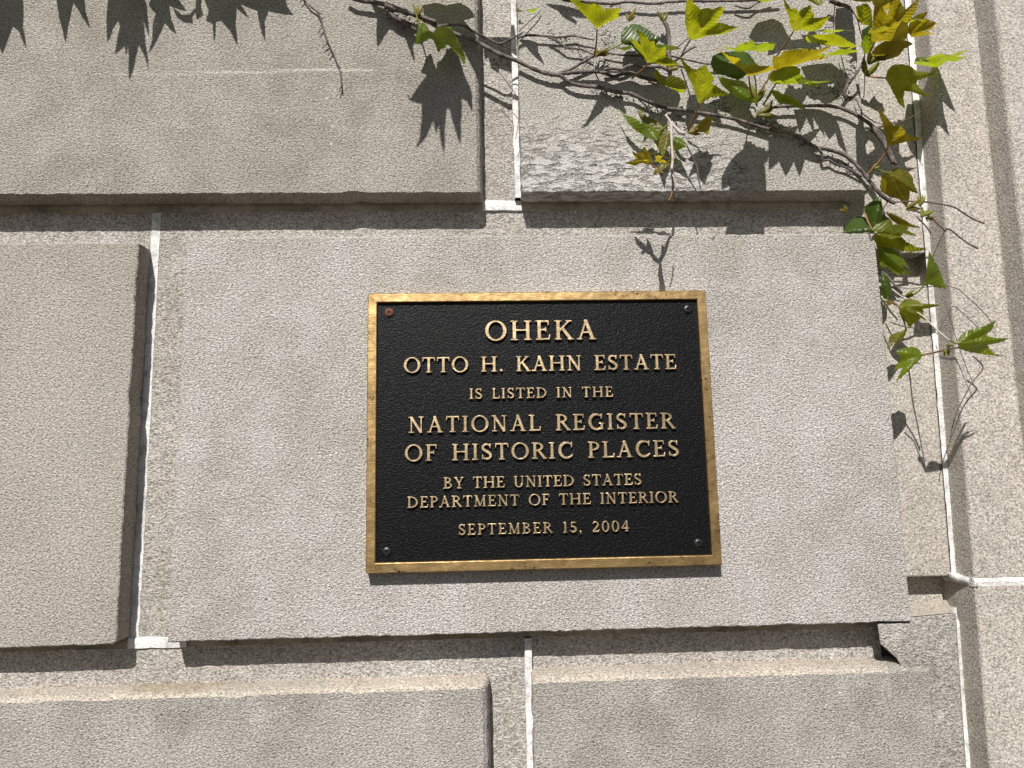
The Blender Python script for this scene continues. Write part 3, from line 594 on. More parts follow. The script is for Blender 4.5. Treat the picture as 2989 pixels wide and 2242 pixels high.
def leaf_from_plane(poly, base, depth, mat, seed, fold=.42, quilt=.0004, grid=6.0, petiole=None, label=None, amp=1.5, name='leaf'):
    """poly: blade outline; base: where the stalk meets it; depth(x, y) -> metres off the stone; all in picture points turned into space"""
    rnd = random.Random(seed); pol = serrate(poly, rnd, amp=amp)
    ext = [math.hypot(p[0]-base[0], p[1]-base[1]) for p in poly]; n = len(poly)
    tips = [poly[i] for i in range(n) if ext[i] > ext[i-1] and ext[i] >= ext[(i+1) % n] and ext[i] > .45*max(ext)]
    # keep the strongest, at least 22 degrees apart
    tips.sort(key=lambda p: -math.hypot(p[0]-base[0], p[1]-base[1])); keep = []
    for p in tips:
        a = math.atan2(p[1]-base[1], p[0]-base[0])
        if all(abs((a-math.atan2(q[1]-base[1], q[0]-base[0])+math.pi) % (2*math.pi)-math.pi) > .38 for q in keep): keep.append(p)
    keep = keep[:5] or [poly[n//2]]
    xs = [p[0] for p in pol]; ys = [p[1] for p in pol]
    pts = [Vector(p) for p in pol]; m = len(pts); rows = int((max(ys)-min(ys))/(grid*.87))+1
    for j in range(rows):
        y = min(ys)+j*grid*.87
        for i in range(int((max(xs)-min(xs))/grid)+2):
            x = min(xs)+(i+(.5 if j % 2 else 0))*grid
            ok = False; k2 = m-1                       # point in polygon
            for k1 in range(m):
                a, b = pol[k1], pol[k2]
                if (a[1] > y) != (b[1] > y) and x < (b[0]-a[0])*(y-a[1])/(b[1]-a[1])+a[0]: ok = not ok
                k2 = k1
            if ok: pts.append(Vector((x+rnd.uniform(-.6, .6), y+rnd.uniform(-.6, .6))))
    vs, es, fs = delaunay_2d_cdt(pts, [], [list(range(m))], 1, 1e-4)[:3]
    mpp = (at(base[0]+1, base[1])-at(*base)).length
    co = []; uvs = []
    for v in vs:
        dm, al = min((seg_dist((v.x, v.y), base, t) for t in keep), key=lambda q: q[0])
        d = dm*mpp; o = depth(v.x, v.y); dd = math.hypot(v.x-base[0], v.y-base[1])*mpp
        o -= fold*d                                      # blade rises from the veins
        o += quilt*math.sin(2*math.pi*(al*mpp-d)/.0068)*min(1, d/.004) + .0055*mnoise.noise(Vector((v.x*.016, v.y*.016, seed))) - 4.5*dd*dd
        co.append(at(v.x, v.y, -o)); uvs.append((al*mpp, d))
    me = bpy.data.meshes.new(name); me.from_pydata(co, [], [list(f) for f in fs])
    uv = me.uv_layers.new(name='UVMap')
    for l in me.loops: uv.data[l.index].uv = uvs[l.vertex_index]
    o = link_mesh(name, me, LEAF[mat], vine, smooth=True)
    if label: o['label'] = label
    if petiole:
        ob = depth(*base); st = [base]+petiole[0]; nn = len(st); v = []
        for i, (x, y) in enumerate(st):
            t = i/(nn-1); v.append((at(x, y, -(ob+(petiole[1]-ob)*t)), .0011+.0004*t))
        bm = bmesh.new(); tube_bm(bm, catmull(v, .003), .05, 0, 6, seed)
        from_bm('petiole', bm, PETIOLE if mat in 'oy' else LEAF['g'], o, smooth=True)
    return o
LEAF_N = [0]
def leaf(reg, outline, base, ob, gu, ga, mat, pet=None, pet_o=.015, fold=.70, label=None, grid=6.0):
    """ob metres off the stone at the stalk, gu metres per metre upward, ga metres per metre towards the tip"""
    poly = P(reg, outline); b = P(reg, base)[0]; LEAF_N[0] += 1
    cx = sum(p[0] for p in poly)/len(poly); cy = sum(p[1] for p in poly)/len(poly)
    ax, ay = cx-b[0], cy-b[1]; L = math.hypot(ax, ay) or 1; ax /= L; ay /= L
    k = .00052
    f = lambda x, y: ob + gu*(b[1]-y)*k + ga*((x-b[0])*ax+(y-b[1])*ay)*k
    return leaf_from_plane(poly, b, f, mat, LEAF_N[0], fold, petiole=(P(reg, pet), pet_o) if pet else None, label=label, grid=grid)

# --- woody stems
stem('stem', 'A', '40 -60 130 -10 300 20 470 55 640 110 780 165 900 220 1010 280 1200 360 1400 430 1550 510 1700 590 1870 650 2050 740 2212 795', .0042, .0040, .014, .012, seed=1, knots=.05)
stem('stem', 'B', '0 795 130 815 200 870 300 912 430 930 560 942 680 980 800 1000 900 1012 1000 1060 1130 1120 1250 1160 1400 1180 1600 1210 1800 1240 2000 1280 2212 1345 2400 1400 2620 1440 2760 1515 2900 1600', .0040, .0031, .012, .010, seed=2)
stem('stem', 'E', '-40 20 40 40 110 65 210 135 330 190 450 212 600 262 700 342 800 445 870 540 960 650 1050 735 1150 785', .0033, .0038, .010, .010, seed=3, knots=.08)
stem('stem', 'E', '330 190 365 260 375 330 440 320 520 370 620 400 710 450 790 500', .0026, .0022, .010, .007, seed=31, knots=.1)
stem('stem', 'A', '1010 285 1140 268 1300 275 1400 335 1550 405 1680 470 1800 425 1940 350', .0026, .0020, .014, .012, seed=4)
stem('stem', 'A', '1680 470 1740 500 1860 540', .0018, .0012, .012, .008, seed=41)
stem('stem', 'A', '1880 410 2000 380 2212 390 2340 400 2480 385 2600 410 2710 430', .0024, .0015, .010, .009, seed=5)
stem('stem', 'B', '0 400 90 440 200 512 350 530 480 585', .0024, .0018, .010, .012, seed=6)
stem('stem', 'B', '120 790 250 745 320 700 400 655 490 600', .0024, .0026, .011, .016, seed=7, knots=.2)
stem('stem', 'B', '100 -30 200 5 400 22 600 38 720 40 850 20 1000 32 1150 40 1300 22 1500 12 1800 12 2250 0 2500 -20', .0028, .0026, .012, .012, seed=8)
stem('stem', 'B', '120 795 300 780 480 770 620 790 700 825 790 800 900 790 1000 830 1100 850 1250 880', .0034, .0034, .012, .010, seed=9, knots=.1)
stem('stem', 'B', '600 750 700 740 790 745 900 700 1050 720 1200 720 1300 760', .0030, .0030, .011, .010, seed=91, knots=.1)
stem('stem', 'B', '600 560 720 585 900 600 1100 590 1290 600 1400 620 1560 660 1740 690 2000 700 2250 690', .0017, .0018, .008, .010, seed=10)
stem('stem', 'B', '1255 240 1290 330 1300 420 1305 500 1290 560 1310 640 1300 760', .0046, .0036, .020, .012, seed=11, knots=.15)
stem('stem', 'B', '1290 560 1400 500 1500 420 1600 380', .0016, .0012, .014, .012, seed=12)
stem('stem', 'C', '-200 60 -60 90 60 20 200 -20', .0020, .0018, .010, .010, seed=13)
stem('stem', 'C', '120 1165 300 1145 550 1140 800 1140 950 1168 1100 1235 1250 1335 1370 1450 1430 1570 1480 1660 1500 1760', .0030, .0042, .012, .012, seed=14, knots=.05)
stem('stem', 'E', '900 -20 1000 90 1060 200 1110 310 1165 365', .0044, .0038, .012, .012, seed=15, knots=.05)
stem('stem', 'C', '820 0 900 40 980 60 1040 90', .0052, .0030, .018, .016, seed=16, knots=.25)
stem('stem', 'C', '1040 850 1000 940 970 1010 1000 1080', .0042, .0020, .020, .012, seed=17, knots=.2)
stem('stem', 'C', '1020 900 1100 800 1160 700 1190 620', .0024, .0024, .020, .034, seed=171, knots=.1)
stem('stem', 'A', '460 60 560 95 660 125 790 160 1010 240', .0062, .0030, .020, .018, seed=18, knots=.3)
stem('stem', 'A', '500 110 560 190 640 230 740 300 800 330', .0048, .0030, .016, .012, seed=19, knots=.3)
# --- tendrils and thin shoots
stem('tendril', 'C', '1040 90 1110 200 1150 350 1190 540 1190 700 1195 850 1185 1060', .0012, .0009, .020, .020, TENDRIL, seed=20, knots=0)
stem('tendril', 'C', '1100 1060 1150 1180 1190 1240 1300 1310 1400 1336 1520 1330 1680 1270 1810 1195', .0013, .0007, .010, .030, TENDRIL, seed=21, knots=0)
stem('tendril', 'C', '870 30 870 150 860 280 760 300', .0010, .0008, .012, .010, TENDRIL, seed=22, knots=0)
stem('tendril', 'C', '930 560 960 680 990 800 1005 890', .0010, .0008, .012, .014, TENDRIL, seed=23, knots=0)
stem('stem', 'D', '895 315 950 400 955 500 962 650 970 800 960 905', .0027, .0024, .022, .034, PALE_TWIG, seed=24, knots=.12)
stem('stem', 'D', '975 960 1000 1060 1012 1128', .0018, .0018, .030, .026, PALE_TWIG, seed=25, knots=.1)
stem('stem', 'D', '940 395 1000 450 1050 505 1110 515', .0032, .0030, .022, .030, PALE_TWIG, seed=26, knots=.2)
stem('tendril', 'D', '1112 625 1170 735 1230 860 1250 1000 1272 1108', .0014, .0013, .034, .028, TENDRIL, seed=27, knots=.1)
stem('tendril', 'E', '1150 775 1400 766 1600 790 1780 826 1900 900 2000 960 2110 1003', .0015, .0016, .012, .020, TENDRIL, seed=28, knots=.06)
stem('tendril', 'E', '1300 860 1440 890 1540 940 1620 1020 1700 1090', .0014, .0015, .014, .010, TENDRIL, seed=29, knots=.06)
stem('tendril', 'E', '1380 930 1480 1030 1540 1115', .0012, .0014, .010, .006, TENDRIL, seed=30, knots=.06)
stem('tendril', 'E', '1130 700 1040 820 1015 930', .0018, .0012, .010, .004, BARK, seed=32)
stem('tendril', 'F', '1375 862 1500 900 1620 1000 1750 1120 1865 1262', .0008, .0008, .010, .012, TENDRIL, seed=33, knots=0)
stem('stem', 'F', '660 690 730 750 830 870 905 940', .0020, .0018, -.025, -.020, BARK, seed=34)
stem('stem', 'F', '790 900 870 960 945 1012', .0016, .0014, -.010, .006, PALE_TWIG, seed=35, knots=0)
stem('stem', 'F', '1060 1150 1130 1195 1200 1265 1300 1360 1400 1440 1490 1482', .0017, .0012, .006, .112, PALE_TWIG, seed=36, knots=.04)
stem('tendril', 'F', '700 735 870 745 1030 768 1150 745', .0008, .0008, -.030, .008, TENDRIL, seed=37, knots=0)
stem('tendril', 'F', '830 880 1000 890 1180 875 1290 870 1375 862', .0008, .0008, -.010, .010, TENDRIL, seed=371, knots=0)
stem('tendril', 'G', '935 1118 985 1165 992 1200 930 1280 880 1370 840 1450 810 1550 795 1635', .0013, .0008, .022, .004, TENDRIL, seed=38, knots=.05)
stem('tendril', 'G', '770 800 830 1000 900 1200 955 1322', .0007, .0007, .004, .002, TENDRIL, seed=39, knots=0)
stem('tendril', 'A', '1630 710 1750 860 1870 1030 1897 1130 1890 1330 1860 1500', .0008, .0007, .004, -.010, TENDRIL, seed=40, knots=0)
stem('tendril', 'A', '1900 340 2000 240 2080 170 2130 110', .0010, .0008, .010, .006, TENDRIL, seed=42, knots=.2)

# --- leaves that stand in the picture (outline, stalk point, stand-off, slopes, tone)
leaf('B', '525 310 470 250 340 110 290 60 230 -10 330 -5 352 30 440 45 475 38 560 60 602 105 630 90 700 100 785 85 757 150 757 190 640 240 545 298', '525 308', .064, 1.6, .3, 'y', '522 420 512 520 490 615', .016)
leaf('B', '790 470 785 380 830 290 900 258 965 265 1040 300 1130 360 1195 430 1150 490 1060 600 1040 650 960 570 900 490', '800 465', .030, .5, .4, 'd', '700 520 600 560 500 600', .016)
leaf('B', '1070 680 1030 600 940 512 870 400 945 432 1005 500 985 400 945 320 1022 360 1100 450 1140 440 1150 500 1200 530 1255 500 1268 540 1260 600 1330 640 1402 690 1330 720 1200 690 1100 672', '1070 678', .055, 1.3, .3, 'y', '1040 730 960 790 900 845', .014)
leaf('B', '1150 740 1182 760 1222 830 1270 862 1290 812 1400 830 1470 880 1492 950 1440 1005 1370 980 1310 940 1180 900 1190 880 1140 820', '1180 892', .035, .9, .3, 'y', '1150 900 1080 880', .012)
leaf('B', '1530 430 1500 370 1475 180 1480 60 1500 -10 1540 0 1570 40 1640 102 1700 85 1770 100 1860 70 1887 75 1882 140 1830 210 1800 245 1850 245 1950 280 2055 290 1970 330 1890 365 1700 385 1560 430', '1530 428', .060, 1.35, .3, 'y', '1480 510 1430 605', .014)
leaf('B', '1625 1110 1590 1030 1550 910 1480 760 1408 605 1500 700 1580 762 1640 722 1692 700 1730 770 1787 830 1760 900 1800 920 1870 970 1965 1020 1850 1035 1750 1050 1660 1100', '1625 1108', .052, 1.3, .3, 'y', '1600 1190 1550 1290 1510 1380', .015)
leaf('B', '1750 690 1765 610 1850 565 1960 560 2080 540 2160 580 2215 650 2235 700 2150 790 2050 862 1900 812 1790 790', '2200 760', .040, .3, .5, 'd', '2230 860 2240 1000', .020)
leaf('B', '2160 820 2120 780 2050 722 2000 690 1940 642 1880 572 1795 515 1905 580 1960 608 2060 630 2087 690 2150 700 2212 690 2290 710 2420 715 2440 742 2280 790 2190 812', '2160 818', .068, 3.2, .3, 'o', '2170 920 2190 1010 2230 1090', .020)
leaf('B', '1820 810 1900 840 2010 860 2090 868 2150 930 2200 1000 2245 1055 2255 1115 2120 1082 2000 1032 1920 962 1860 900', '2240 1100', .030, -.3, .4, 'g', '2245 1140', .020)
leaf('D', '385 240 460 320 560 350 650 400 740 430 830 520 810 578 750 586 650 526 560 470 490 400 450 330', '700 430', .030, -.5, .3, 'g', '800 500 920 420', .020)
leaf('D', '585 235 640 250 690 330 780 370 870 440 940 510 945 600 930 650 890 690 880 762 845 730 800 650 815 590 830 520 740 430 660 380 620 310', '935 500', .022, -.5, .3, 'b', None)
leaf('D', '985 550 1050 560 1100 600 1132 650 1060 680 985 702 960 620', '970 570', .026, -.4, .3, 'g', None)
leaf('D', '530 705 590 732 640 700 662 655 690 690 740 760 755 850 700 850 640 830 560 860 455 825 540 812 590 800', '745 858', .034, .5, .3, 'o', '800 890 860 930', .030)
leaf('D', '760 952 780 900 850 850 942 838 900 880 850 912 800 945', '860 930', .034, .5, .2, 'o', None)
leaf('D', '1230 500 1250 420 1280 380 1330 338 1405 345 1380 420 1350 525 1300 500', '1225 495', .030, .6, .3, 'o', None)
leaf('C', '430 340 390 260 380 180 340 80 320 -15 362 40 402 100 450 90 480 130 530 90 625 58 615 120 650 150 640 192 740 190 825 175 770 240 710 312 640 330 560 320 490 325', '430 338', .058, 1.2, .3, 'y', '370 430 300 530 250 600', .016)
leaf('C', '540 -20 620 20 700 60 740 40 775 -10 660 -60', '600 -50', .040, -.8, .2, 'y', None)
leaf('C', '560 420 580 360 640 382 700 370 780 375 850 350 880 370 930 390 960 400 1010 440 1110 495 1050 522 960 550 900 490 800 492 680 470 600 462', '700 472', .048, 2.4, .3, 'y', '720 520 700 560', .016)
leaf('C', '205 600 270 612 330 550 440 530 560 525 700 540 790 500 835 498 740 560 660 590 720 595 805 618 740 637 600 650 480 690 300 750 240 762 208 720', '225 755', .058, 1.8, .35, 'o', '150 860 60 1000 20 1080', .020)
leaf('C', '150 830 180 780 240 760 330 720 440 710 500 740 500 800 560 860 640 890 705 930 640 930 560 905 400 900 260 905 200 880', '240 902', .045, 1.4, .3, 'g', '190 980 140 1060', .018)
leaf('C', '180 975 250 970 310 1010 400 1040 470 1080 520 1130 575 1182 480 1160 380 1120 270 1110 220 1040', '200 985', .034, -.3, .35, 'g', '150 1060 100 1130', .016)
leaf('C', '1100 70 1150 60 1210 30 1262 90 1275 170 1270 270 1200 272 1130 235 1110 150', '1190 270', .035, .8, .3, 'y', None)
leaf('C', '1300 460 1268 440 1278 250 1300 60 1330 -25 1380 80 1440 160 1480 -20 1520 -60 1560 -20 1600 60 1640 100 1775 -15 1740 120 1700 190 1660 260 1665 330 1640 420 1500 440 1380 440', '1300 458', .070, 1.2, .3, 'o', '1260 540 1230 620', .034, label='large bronze yellow lobed leaf')
leaf('C', '1265 580 1320 500 1400 450 1550 430 1640 440 1715 470 1600 532 1490 575 1380 587', '1262 578', .066, .6, .4, 'o', '1240 620 1230 660', .034)
leaf('C', '1655 330 1690 200 1780 150 1875 130 1830 200 1965 245 1900 322 1800 340 1945 362 1700 402', '1640 400', .040, .9, .35, 'o', '1500 480 1300 600', .034)
leaf('C', '1290 60 1270 0 1300 -60 1380 -90 1500 -80 1600 -60 1560 10 1480 60 1420 120 1360 60', '1300 90', .050, .9, .3, 'o', None)
leaf('C', '1010 -20 1080 10 1180 20 1290 10 1250 -50 1120 -70', '1280 0', .045, .6, .3, 'o', None)
leaf('C', '1230 570 1290 600 1400 585 1520 560 1620 520 1560 600 1450 640 1340 660 1260 640', '1232 600', .036, .8, .3, 'b', None)
leaf('C', '1150 480 1190 400 1250 330 1300 400 1290 520 1240 590 1190 560', '1235 590', .034, 1.0, .2, 'g', None)
leaf('C', '1160 330 1270 265 1300 400 1280 472 1230 562 1185 500', '1230 560', .030, .5, .2, 'd', None)
# (its blade is found from its shade, below)
leaf('C', '1420 840 1440 760 1500 700 1580 690 1680 712 1760 770 1840 780 1975 790 1860 830 1760 862 1750 900 1800 960 1905 1040 1800 1020 1700 985 1620 980 1610 1060 1625 1165 1560 1110 1510 1010 1470 930 1425 860', '1420 840', .040, .3, .35, 'y', '1330 835 1230 820', .024, label='three pointed leaf spreading to the right')
leaf('C', '1440 1580 1420 1450 1390 1330 1335 1160 1430 1260 1492 1340 1520 1350 1580 1350 1622 1400 1640 1440 1700 1470 1835 1490 1700 1512 1620 1530 1500 1560', '1440 1580', .045, .9, .3, 'o', '1420 1640 1330 1760 1230 1870', .014)
leaf('E', '1080 460 1110 420 1200 410 1272 430 1342 510 1350 570 1402 682 1310 650 1302 760 1280 835 1200 740 1100 722 1020 670 990 620 1010 480 1050 462', '1085 462', .030, .5, .3, 'b', '1000 440 930 410', .014)
leaf('E', '820 830 900 770 1000 700 1022 900 1100 960 1050 1000 940 1050 910 1080 850 1000', '1005 720', .000, -.2, -.1, 'd', None)
leaf('E', '600 1098 650 1000 740 930 820 930 880 1020 925 1095 800 1105', '905 1060', -.012, -.1, -.1, 'd', None)
leaf('E', '915 1085 930 1030 1000 990 1102 958 1132 1020 1200 1010 1302 1050 1282 1080 1392 1142 1240 1110 1210 1142 1100 1120 1000 1105', '915 1085', .012, .7, .3, 'y', '860 980 830 900', .004)
leaf('E', '1050 880 1150 910 1260 970 1340 1020 1425 1045 1300 1042 1180 1012 1110 962', '1055 885', .010, .2, .3, 'b', None)
leaf('E', '930 1110 1100 1125 1210 1140 1270 1200 1380 1260 1505 1280 1400 1302 1250 1300 1110 1268 1030 1290 960 1260', '930 1112', -.006, .4, .35, 'y', None)
leaf('E', '955 1250 1110 1268 1180 1310 1240 1382 1312 1500 1210 1430 1252 1500 1332 1560 1200 1532 1100 1450 1000 1420', '965 1262', -.012, .2, .35, 'g', None)
leaf('E', '985 1420 1060 1410 1130 1440 1180 1500 1217 1582 1150 1540 1080 1472 1000 1482', '985 1450', -.016, .3, .3, 'g', None)
leaf('F', '1150 830 1165 700 1180 600 1190 488 1232 560 1245 600 1280 640 1312 720 1340 800 1377 902 1280 880 1190 850', '1150 832', .014, .3, .3, 'g', '1120 880 1040 950 950 982', .000)
leaf('F', '680 700 720 740 780 850 782 960 750 1010 700 1000 688 940 670 800', '690 705', -.020, -.1, .1, 'd', None)
leaf('F', '870 1085 900 1030 980 1003 1060 1020 1120 1060 1305 1070 1220 1095 1120 1112 1132 1180 1205 1252 1100 1212 1020 1270 985 1314 940 1250 880 1180', '870 1085', .006, .4, .35, 'y', '820 1050 760 1040', -.010)
leaf('F', '770 1400 830 1370 900 1350 955 1318 930 1400 880 1460 820 1502 840 1440 760 1532 738 1545', '940 1330', -.008, -.2, .2, 'b', '930 1270 900 1200', -.005)
leaf('G', '625 1110 610 1080 570 1060 520 1070 470 1090 500 1120 480 1170 455 1202 510 1190 490 1230 468 1272 530 1222 580 1170 622 1130', '625 1110', .040, -.1, .1, 'g', '700 1098 760 1082', .080)
leaf('F', '1490 1470 1530 1400 1600 1350 1750 1310 1850 1270 1907 1233 1870 1332 1800 1390 1830 1410 1930 1430 2055 1430 1930 1480 1820 1502 1840 1540 1900 1600 2002 1615 1860 1612 1720 1590 1600 1570 1520 1540', '1490 1490', .115, .35, .25, 'g', '1420 1450', .105, label='three pointed green leaf hanging free over the pilaster')
stem('stem', 'F', '1112 1612 1250 1580 1330 1560 1420 1545 1510 1530', .0014, .0012, .050, .112, PETIOLE, seed=50, knots=.05)

# --- leaves above the edge of the picture whose shade falls on the upper stones
def shade_leaf(reg, outline, zc, m, mat, base=None):
    """blade lying in the plane z = zc + m*o (o metres off the stone), found by running its shadow's outline back up the sunlight"""
    poly = P(reg, outline); LEAF_N[0] += 1; rnd = random.Random(LEAF_N[0])
    pol = serrate(poly, rnd, amp=1.0); b = P(reg, base)[0] if base else min(poly, key=lambda p: p[1])
    pts = [Vector(p) for p in pol]; n = len(pts); xs = [p[0] for p in pol]; ys = [p[1] for p in pol]; g = 7
    for j in range(int((max(ys)-min(ys))/g)+1):
        for i in range(int((max(xs)-min(xs))/g)+1):
            x, y = min(xs)+i*g+rnd.uniform(-1, 1), min(ys)+j*g+rnd.uniform(-1, 1); ok = False; k2 = n-1
            for k1 in range(n):
                A, B = pol[k1], pol[k2]
                if (A[1] > y) != (B[1] > y) and x < (B[0]-A[0])*(y-A[1])/(B[1]-A[1])+A[0]: ok = not ok
                k2 = k1
            if ok: pts.append(Vector((x, y)))
    vs, es, fs = delaunay_2d_cdt(pts, [], [list(range(n))], 1, 1e-4)[:3]; co = []; uvs = []
    for v in vs:
        w = at(v.x, v.y, 0.0); o = (zc-w.z)/(1-m)
        o = o + .005*mnoise.noise(Vector((v.x*.02, v.y*.02, LEAF_N[0])))
        co.append(w + Vector((-.2*o, -o, o))); dx = abs(v.x-b[0])*.00052
        uvs.append((math.hypot(v.x-b[0], v.y-b[1])*.00052, dx))
    me = bpy.data.meshes.new('leaf'); me.from_pydata(co, [], [list(f) for f in fs])
    uv = me.uv_layers.new(name='UVMap')
    for l in me.loops: uv.data[l.index].uv = uvs[l.vertex_index]
    return link_mesh('leaf', me, LEAF[mat], vine, smooth=True)
shade_leaf('H', '-60 60 -40 240 5 388 60 250 85 190 130 230 150 290 176 348 155 200 160 100 150 -60 -40 -90', .865, -.1, 'g')
shade_leaf('H', '395 -60 410 80 435 200 457 312 480 190 520 22 560 80 600 150 636 203 605 80 590 -60 480 -120', .870, -.15, 'g')
shade_leaf('H', '775 -60 755 120 758 305 800 210 837 150 850 190 808 392 880 330 890 398 905 280 910 400 907 582 960 410 985 320 1020 400 1048 492 1030 310 1020 150 1057 268 1050 100 1045 40 1000 -80 860 -120', .875, -.05, 'g')
shade_leaf('H', '1060 40 1110 100 1085 180 1080 290 1053 382 1120 280 1175 165 1210 210 1252 247 1220 140 1205 40 1333 82 1290 20 1240 -60 1100 -80', .870, -.1, 'g')
shade_leaf('H', '1235 55 1300 108 1350 104 1395 60 1410 -40 1440 -40 1435 60 1450 110 1405 142 1390 90 1370 130 1377 170 1310 162 1260 122', .862, .0, 'y')
shade_leaf('H', '1450 -60 1490 80 1468 150 1515 170 1526 308 1540 160 1580 150 1640 220 1692 327 1680 180 1690 60 1778 132 1720 30 1840 80 1850 160 1892 302 1890 150 1920 80 2000 100 2093 107 2050 40 2030 -70 1700 -110', .868, -.1, 'g')
# leaf whose glossy top shows at the left end of the stem; unseen leaves above cast the shade below
leaf('A', '820 255 880 245 930 330 970 370 1000 320 1010 290 1080 280 1160 290 1200 350 1240 440 1290 540 1318 600 1312 700 1250 590 1180 530 1120 450 1110 510 1060 525 1030 565 1000 480 960 400 900 440 830 450 785 480 790 400', '830 255', .036, -.55, .25, 'g', '800 180 760 50', .020, label='glossy drooping leaf at the left end of the stem')
shade_leaf('A', '900 760 870 830 740 1000 700 1060 655 1000 695 1085 820 1120 815 1300 790 1480 738 1612 860 1480 940 1300 965 1440 1000 1340 1010 1500 1045 1662 1060 1400 1090 1170 1120 1180 1160 1350 1222 1562 1235 1330 1250 1040 1372 1050 1340 920 1260 780 1235 600 1100 520 1080 620 1000 670 980 800 940 790', .815, .15, 'g')
shade_leaf('A', '365 190 350 350 360 512 430 400 512 290 640 350 672 440 720 580 757 682 740 500 780 400 560 150 300 40', .835, .0, 'g')

# leaves, mostly edge on: the first is seen, the rest added to cast shade
shade_leaf('C', '1740 600 1990 600 2040 730 2110 900 2182 1112 2040 985 2060 1130 2112 1362 1900 1120 1875 1292 1830 1200 1760 1100 1700 900', .690, -.36, 'g', '1740 600')
shade_leaf('D', '1480 985 1545 860 1640 740 1760 655 1880 750 1945 860 1955 1000 1960 1250 1900 1380 1870 1200 1760 1300 1705 1520 1650 1260 1560 1080 1480 1120', .690, -.45, 'g', '1760 655')
shade_leaf('C', '150 1480 230 1440 330 1440 440 1460 520 1530 600 1640 730 1770 600 1740 540 1720 480 1900 420 1740 330 1900 260 1740 150 1830', .650, -.50, 'g', '330 1440')
shade_leaf('C', '420 1180 560 1170 700 1180 830 1230 900 1330 995 1660 900 1560 870 1430 800 1500 740 1400 757 1475 680 1350 620 1250 640 1400 682 1535 560 1270 480 1440 440 1250', .690, -.42, 'g', '600 1170')
shade_leaf('C', '1085 1370 1130 1300 1220 1310 1240 1450 1248 1660 1240 1790 1170 1920 1090 1760 1085 1550', .735, -.55, 'b', '1160 1300')
shade_leaf('C', '1200 860 1290 880 1340 1000 1385 1122 1412 1322 1490 1210 1532 1342 1620 1362 1640 1000 1500 880 1350 850', .760, -.60, 'y', '1350 850')
shade_leaf('B', '-40 40 100 120 160 190 295 265 300 230 220 170 432 205 330 110 150 60', .850, -.1, 'g', '-40 40')
shade_leaf('A', '1890 430 2000 430 2092 460 2100 560 2162 692 2050 600 1960 490', .775, -.60, 'g', '1900 430')
shade_leaf('A', '1440 -40 1800 -40 1822 305 1760 260 1740 230 1805 365 1690 330 1610 300 1600 350 1520 300 1490 180 1450 200', .860, -.1, 'g', '1620 -40')
shade_leaf('A', '860 60 1000 30 1110 60 1250 30 1350 80 1425 180 1300 220 1440 400 1445 830 1350 660 1270 480 1150 420 1000 300 880 200', .830, -.35, 'y', '860 60')
shade_leaf('B', '560 920 800 900 1000 930 1180 900 1400 1000 1420 1062 1380 1165 1200 1150 1000 1080 800 1000', .715, -.60, 'd', '560 920')
shade_leaf('C', '30 250 200 200 300 250 350 360 400 432 560 420 700 562 500 520 300 540 150 602 150 450 0 455 -60 400', .800, -.55, 'y', '30 250')
shade_leaf('C', '500 720 830 680 950 780 1002 882 850 900 700 922 640 890 560 850', .745, -.60, 'g', '500 720')
shade_leaf('C', '880 90 1050 90 1140 250 1172 522 1100 630 940 560 860 400', .840, -.4, 'b', '960 90')
shade_leaf('S', '1962 686 1950 704 1944 728 1931 757 1921 772 1906 764 1893 744 1880 738 1866 744 1872 730 1856 716 1849 690 1866 704 1884 720 1886 696 1897 716 1904 742 1918 756 1926 740 1928 712 1936 722 1942 704 1950 690 1960 660 1966 662', .510, -.35, 'o', '1962 686')
stem('tendril', 'S', '1962 560 1958 575 1950 585', .0012, .0010, .085, .100, PETIOLE, seed=62, knots=0)
shade_leaf('S', '1921 764 1926 768 1929 800 1934 826 1938 860 1931 850 1927 868 1922 846 1918 856 1920 826 1916 800', .510, -.35, 'o', '1921 764')
# --- buds: little clutches of scales where the new shoots leave the wood
def bud(reg, xy, o, ang, size, mat, n=6, seed=0, base=0.0):
    (x, y), = P(reg, xy); c = at(x, y, base-o); r = random.Random(seed); bm = bmesh.new()
    for k in range(n):
        a = ang + r.uniform(-.6, .6); L = size*r.uniform(.6, 1.1); w = L*r.uniform(.13, .2)
        d = Vector((math.cos(a), r.uniform(-.6, .2), math.sin(a))).normalized(); s = d.cross(Vector((0, 1, 0))).normalized(); t = s.cross(d)
        rows = []
        for i in range(7):
            u = i/6; q = w*math.sin(math.pi*min(1, u*.9+.08))*(1-u*.3); p = c + d*L*u + t*L*.18*u*u
            rows.append([bm.verts.new(p + s*q*math.cos(b)+t*q*.5*math.sin(b)) for b in (0, 1.05, 2.1, 3.14, 4.19, 5.24)])
        for A, B in zip(rows[:-1], rows[1:]):
            for i in range(6): bm.faces.new((A[i], A[(i+1) % 6], B[(i+1) % 6], B[i]))
        bm.faces.new(rows[-1])
    bmesh.ops.recalc_face_normals(bm, faces=bm.faces[:])
    return from_bm('bud', bm, mat, vine, smooth=True)
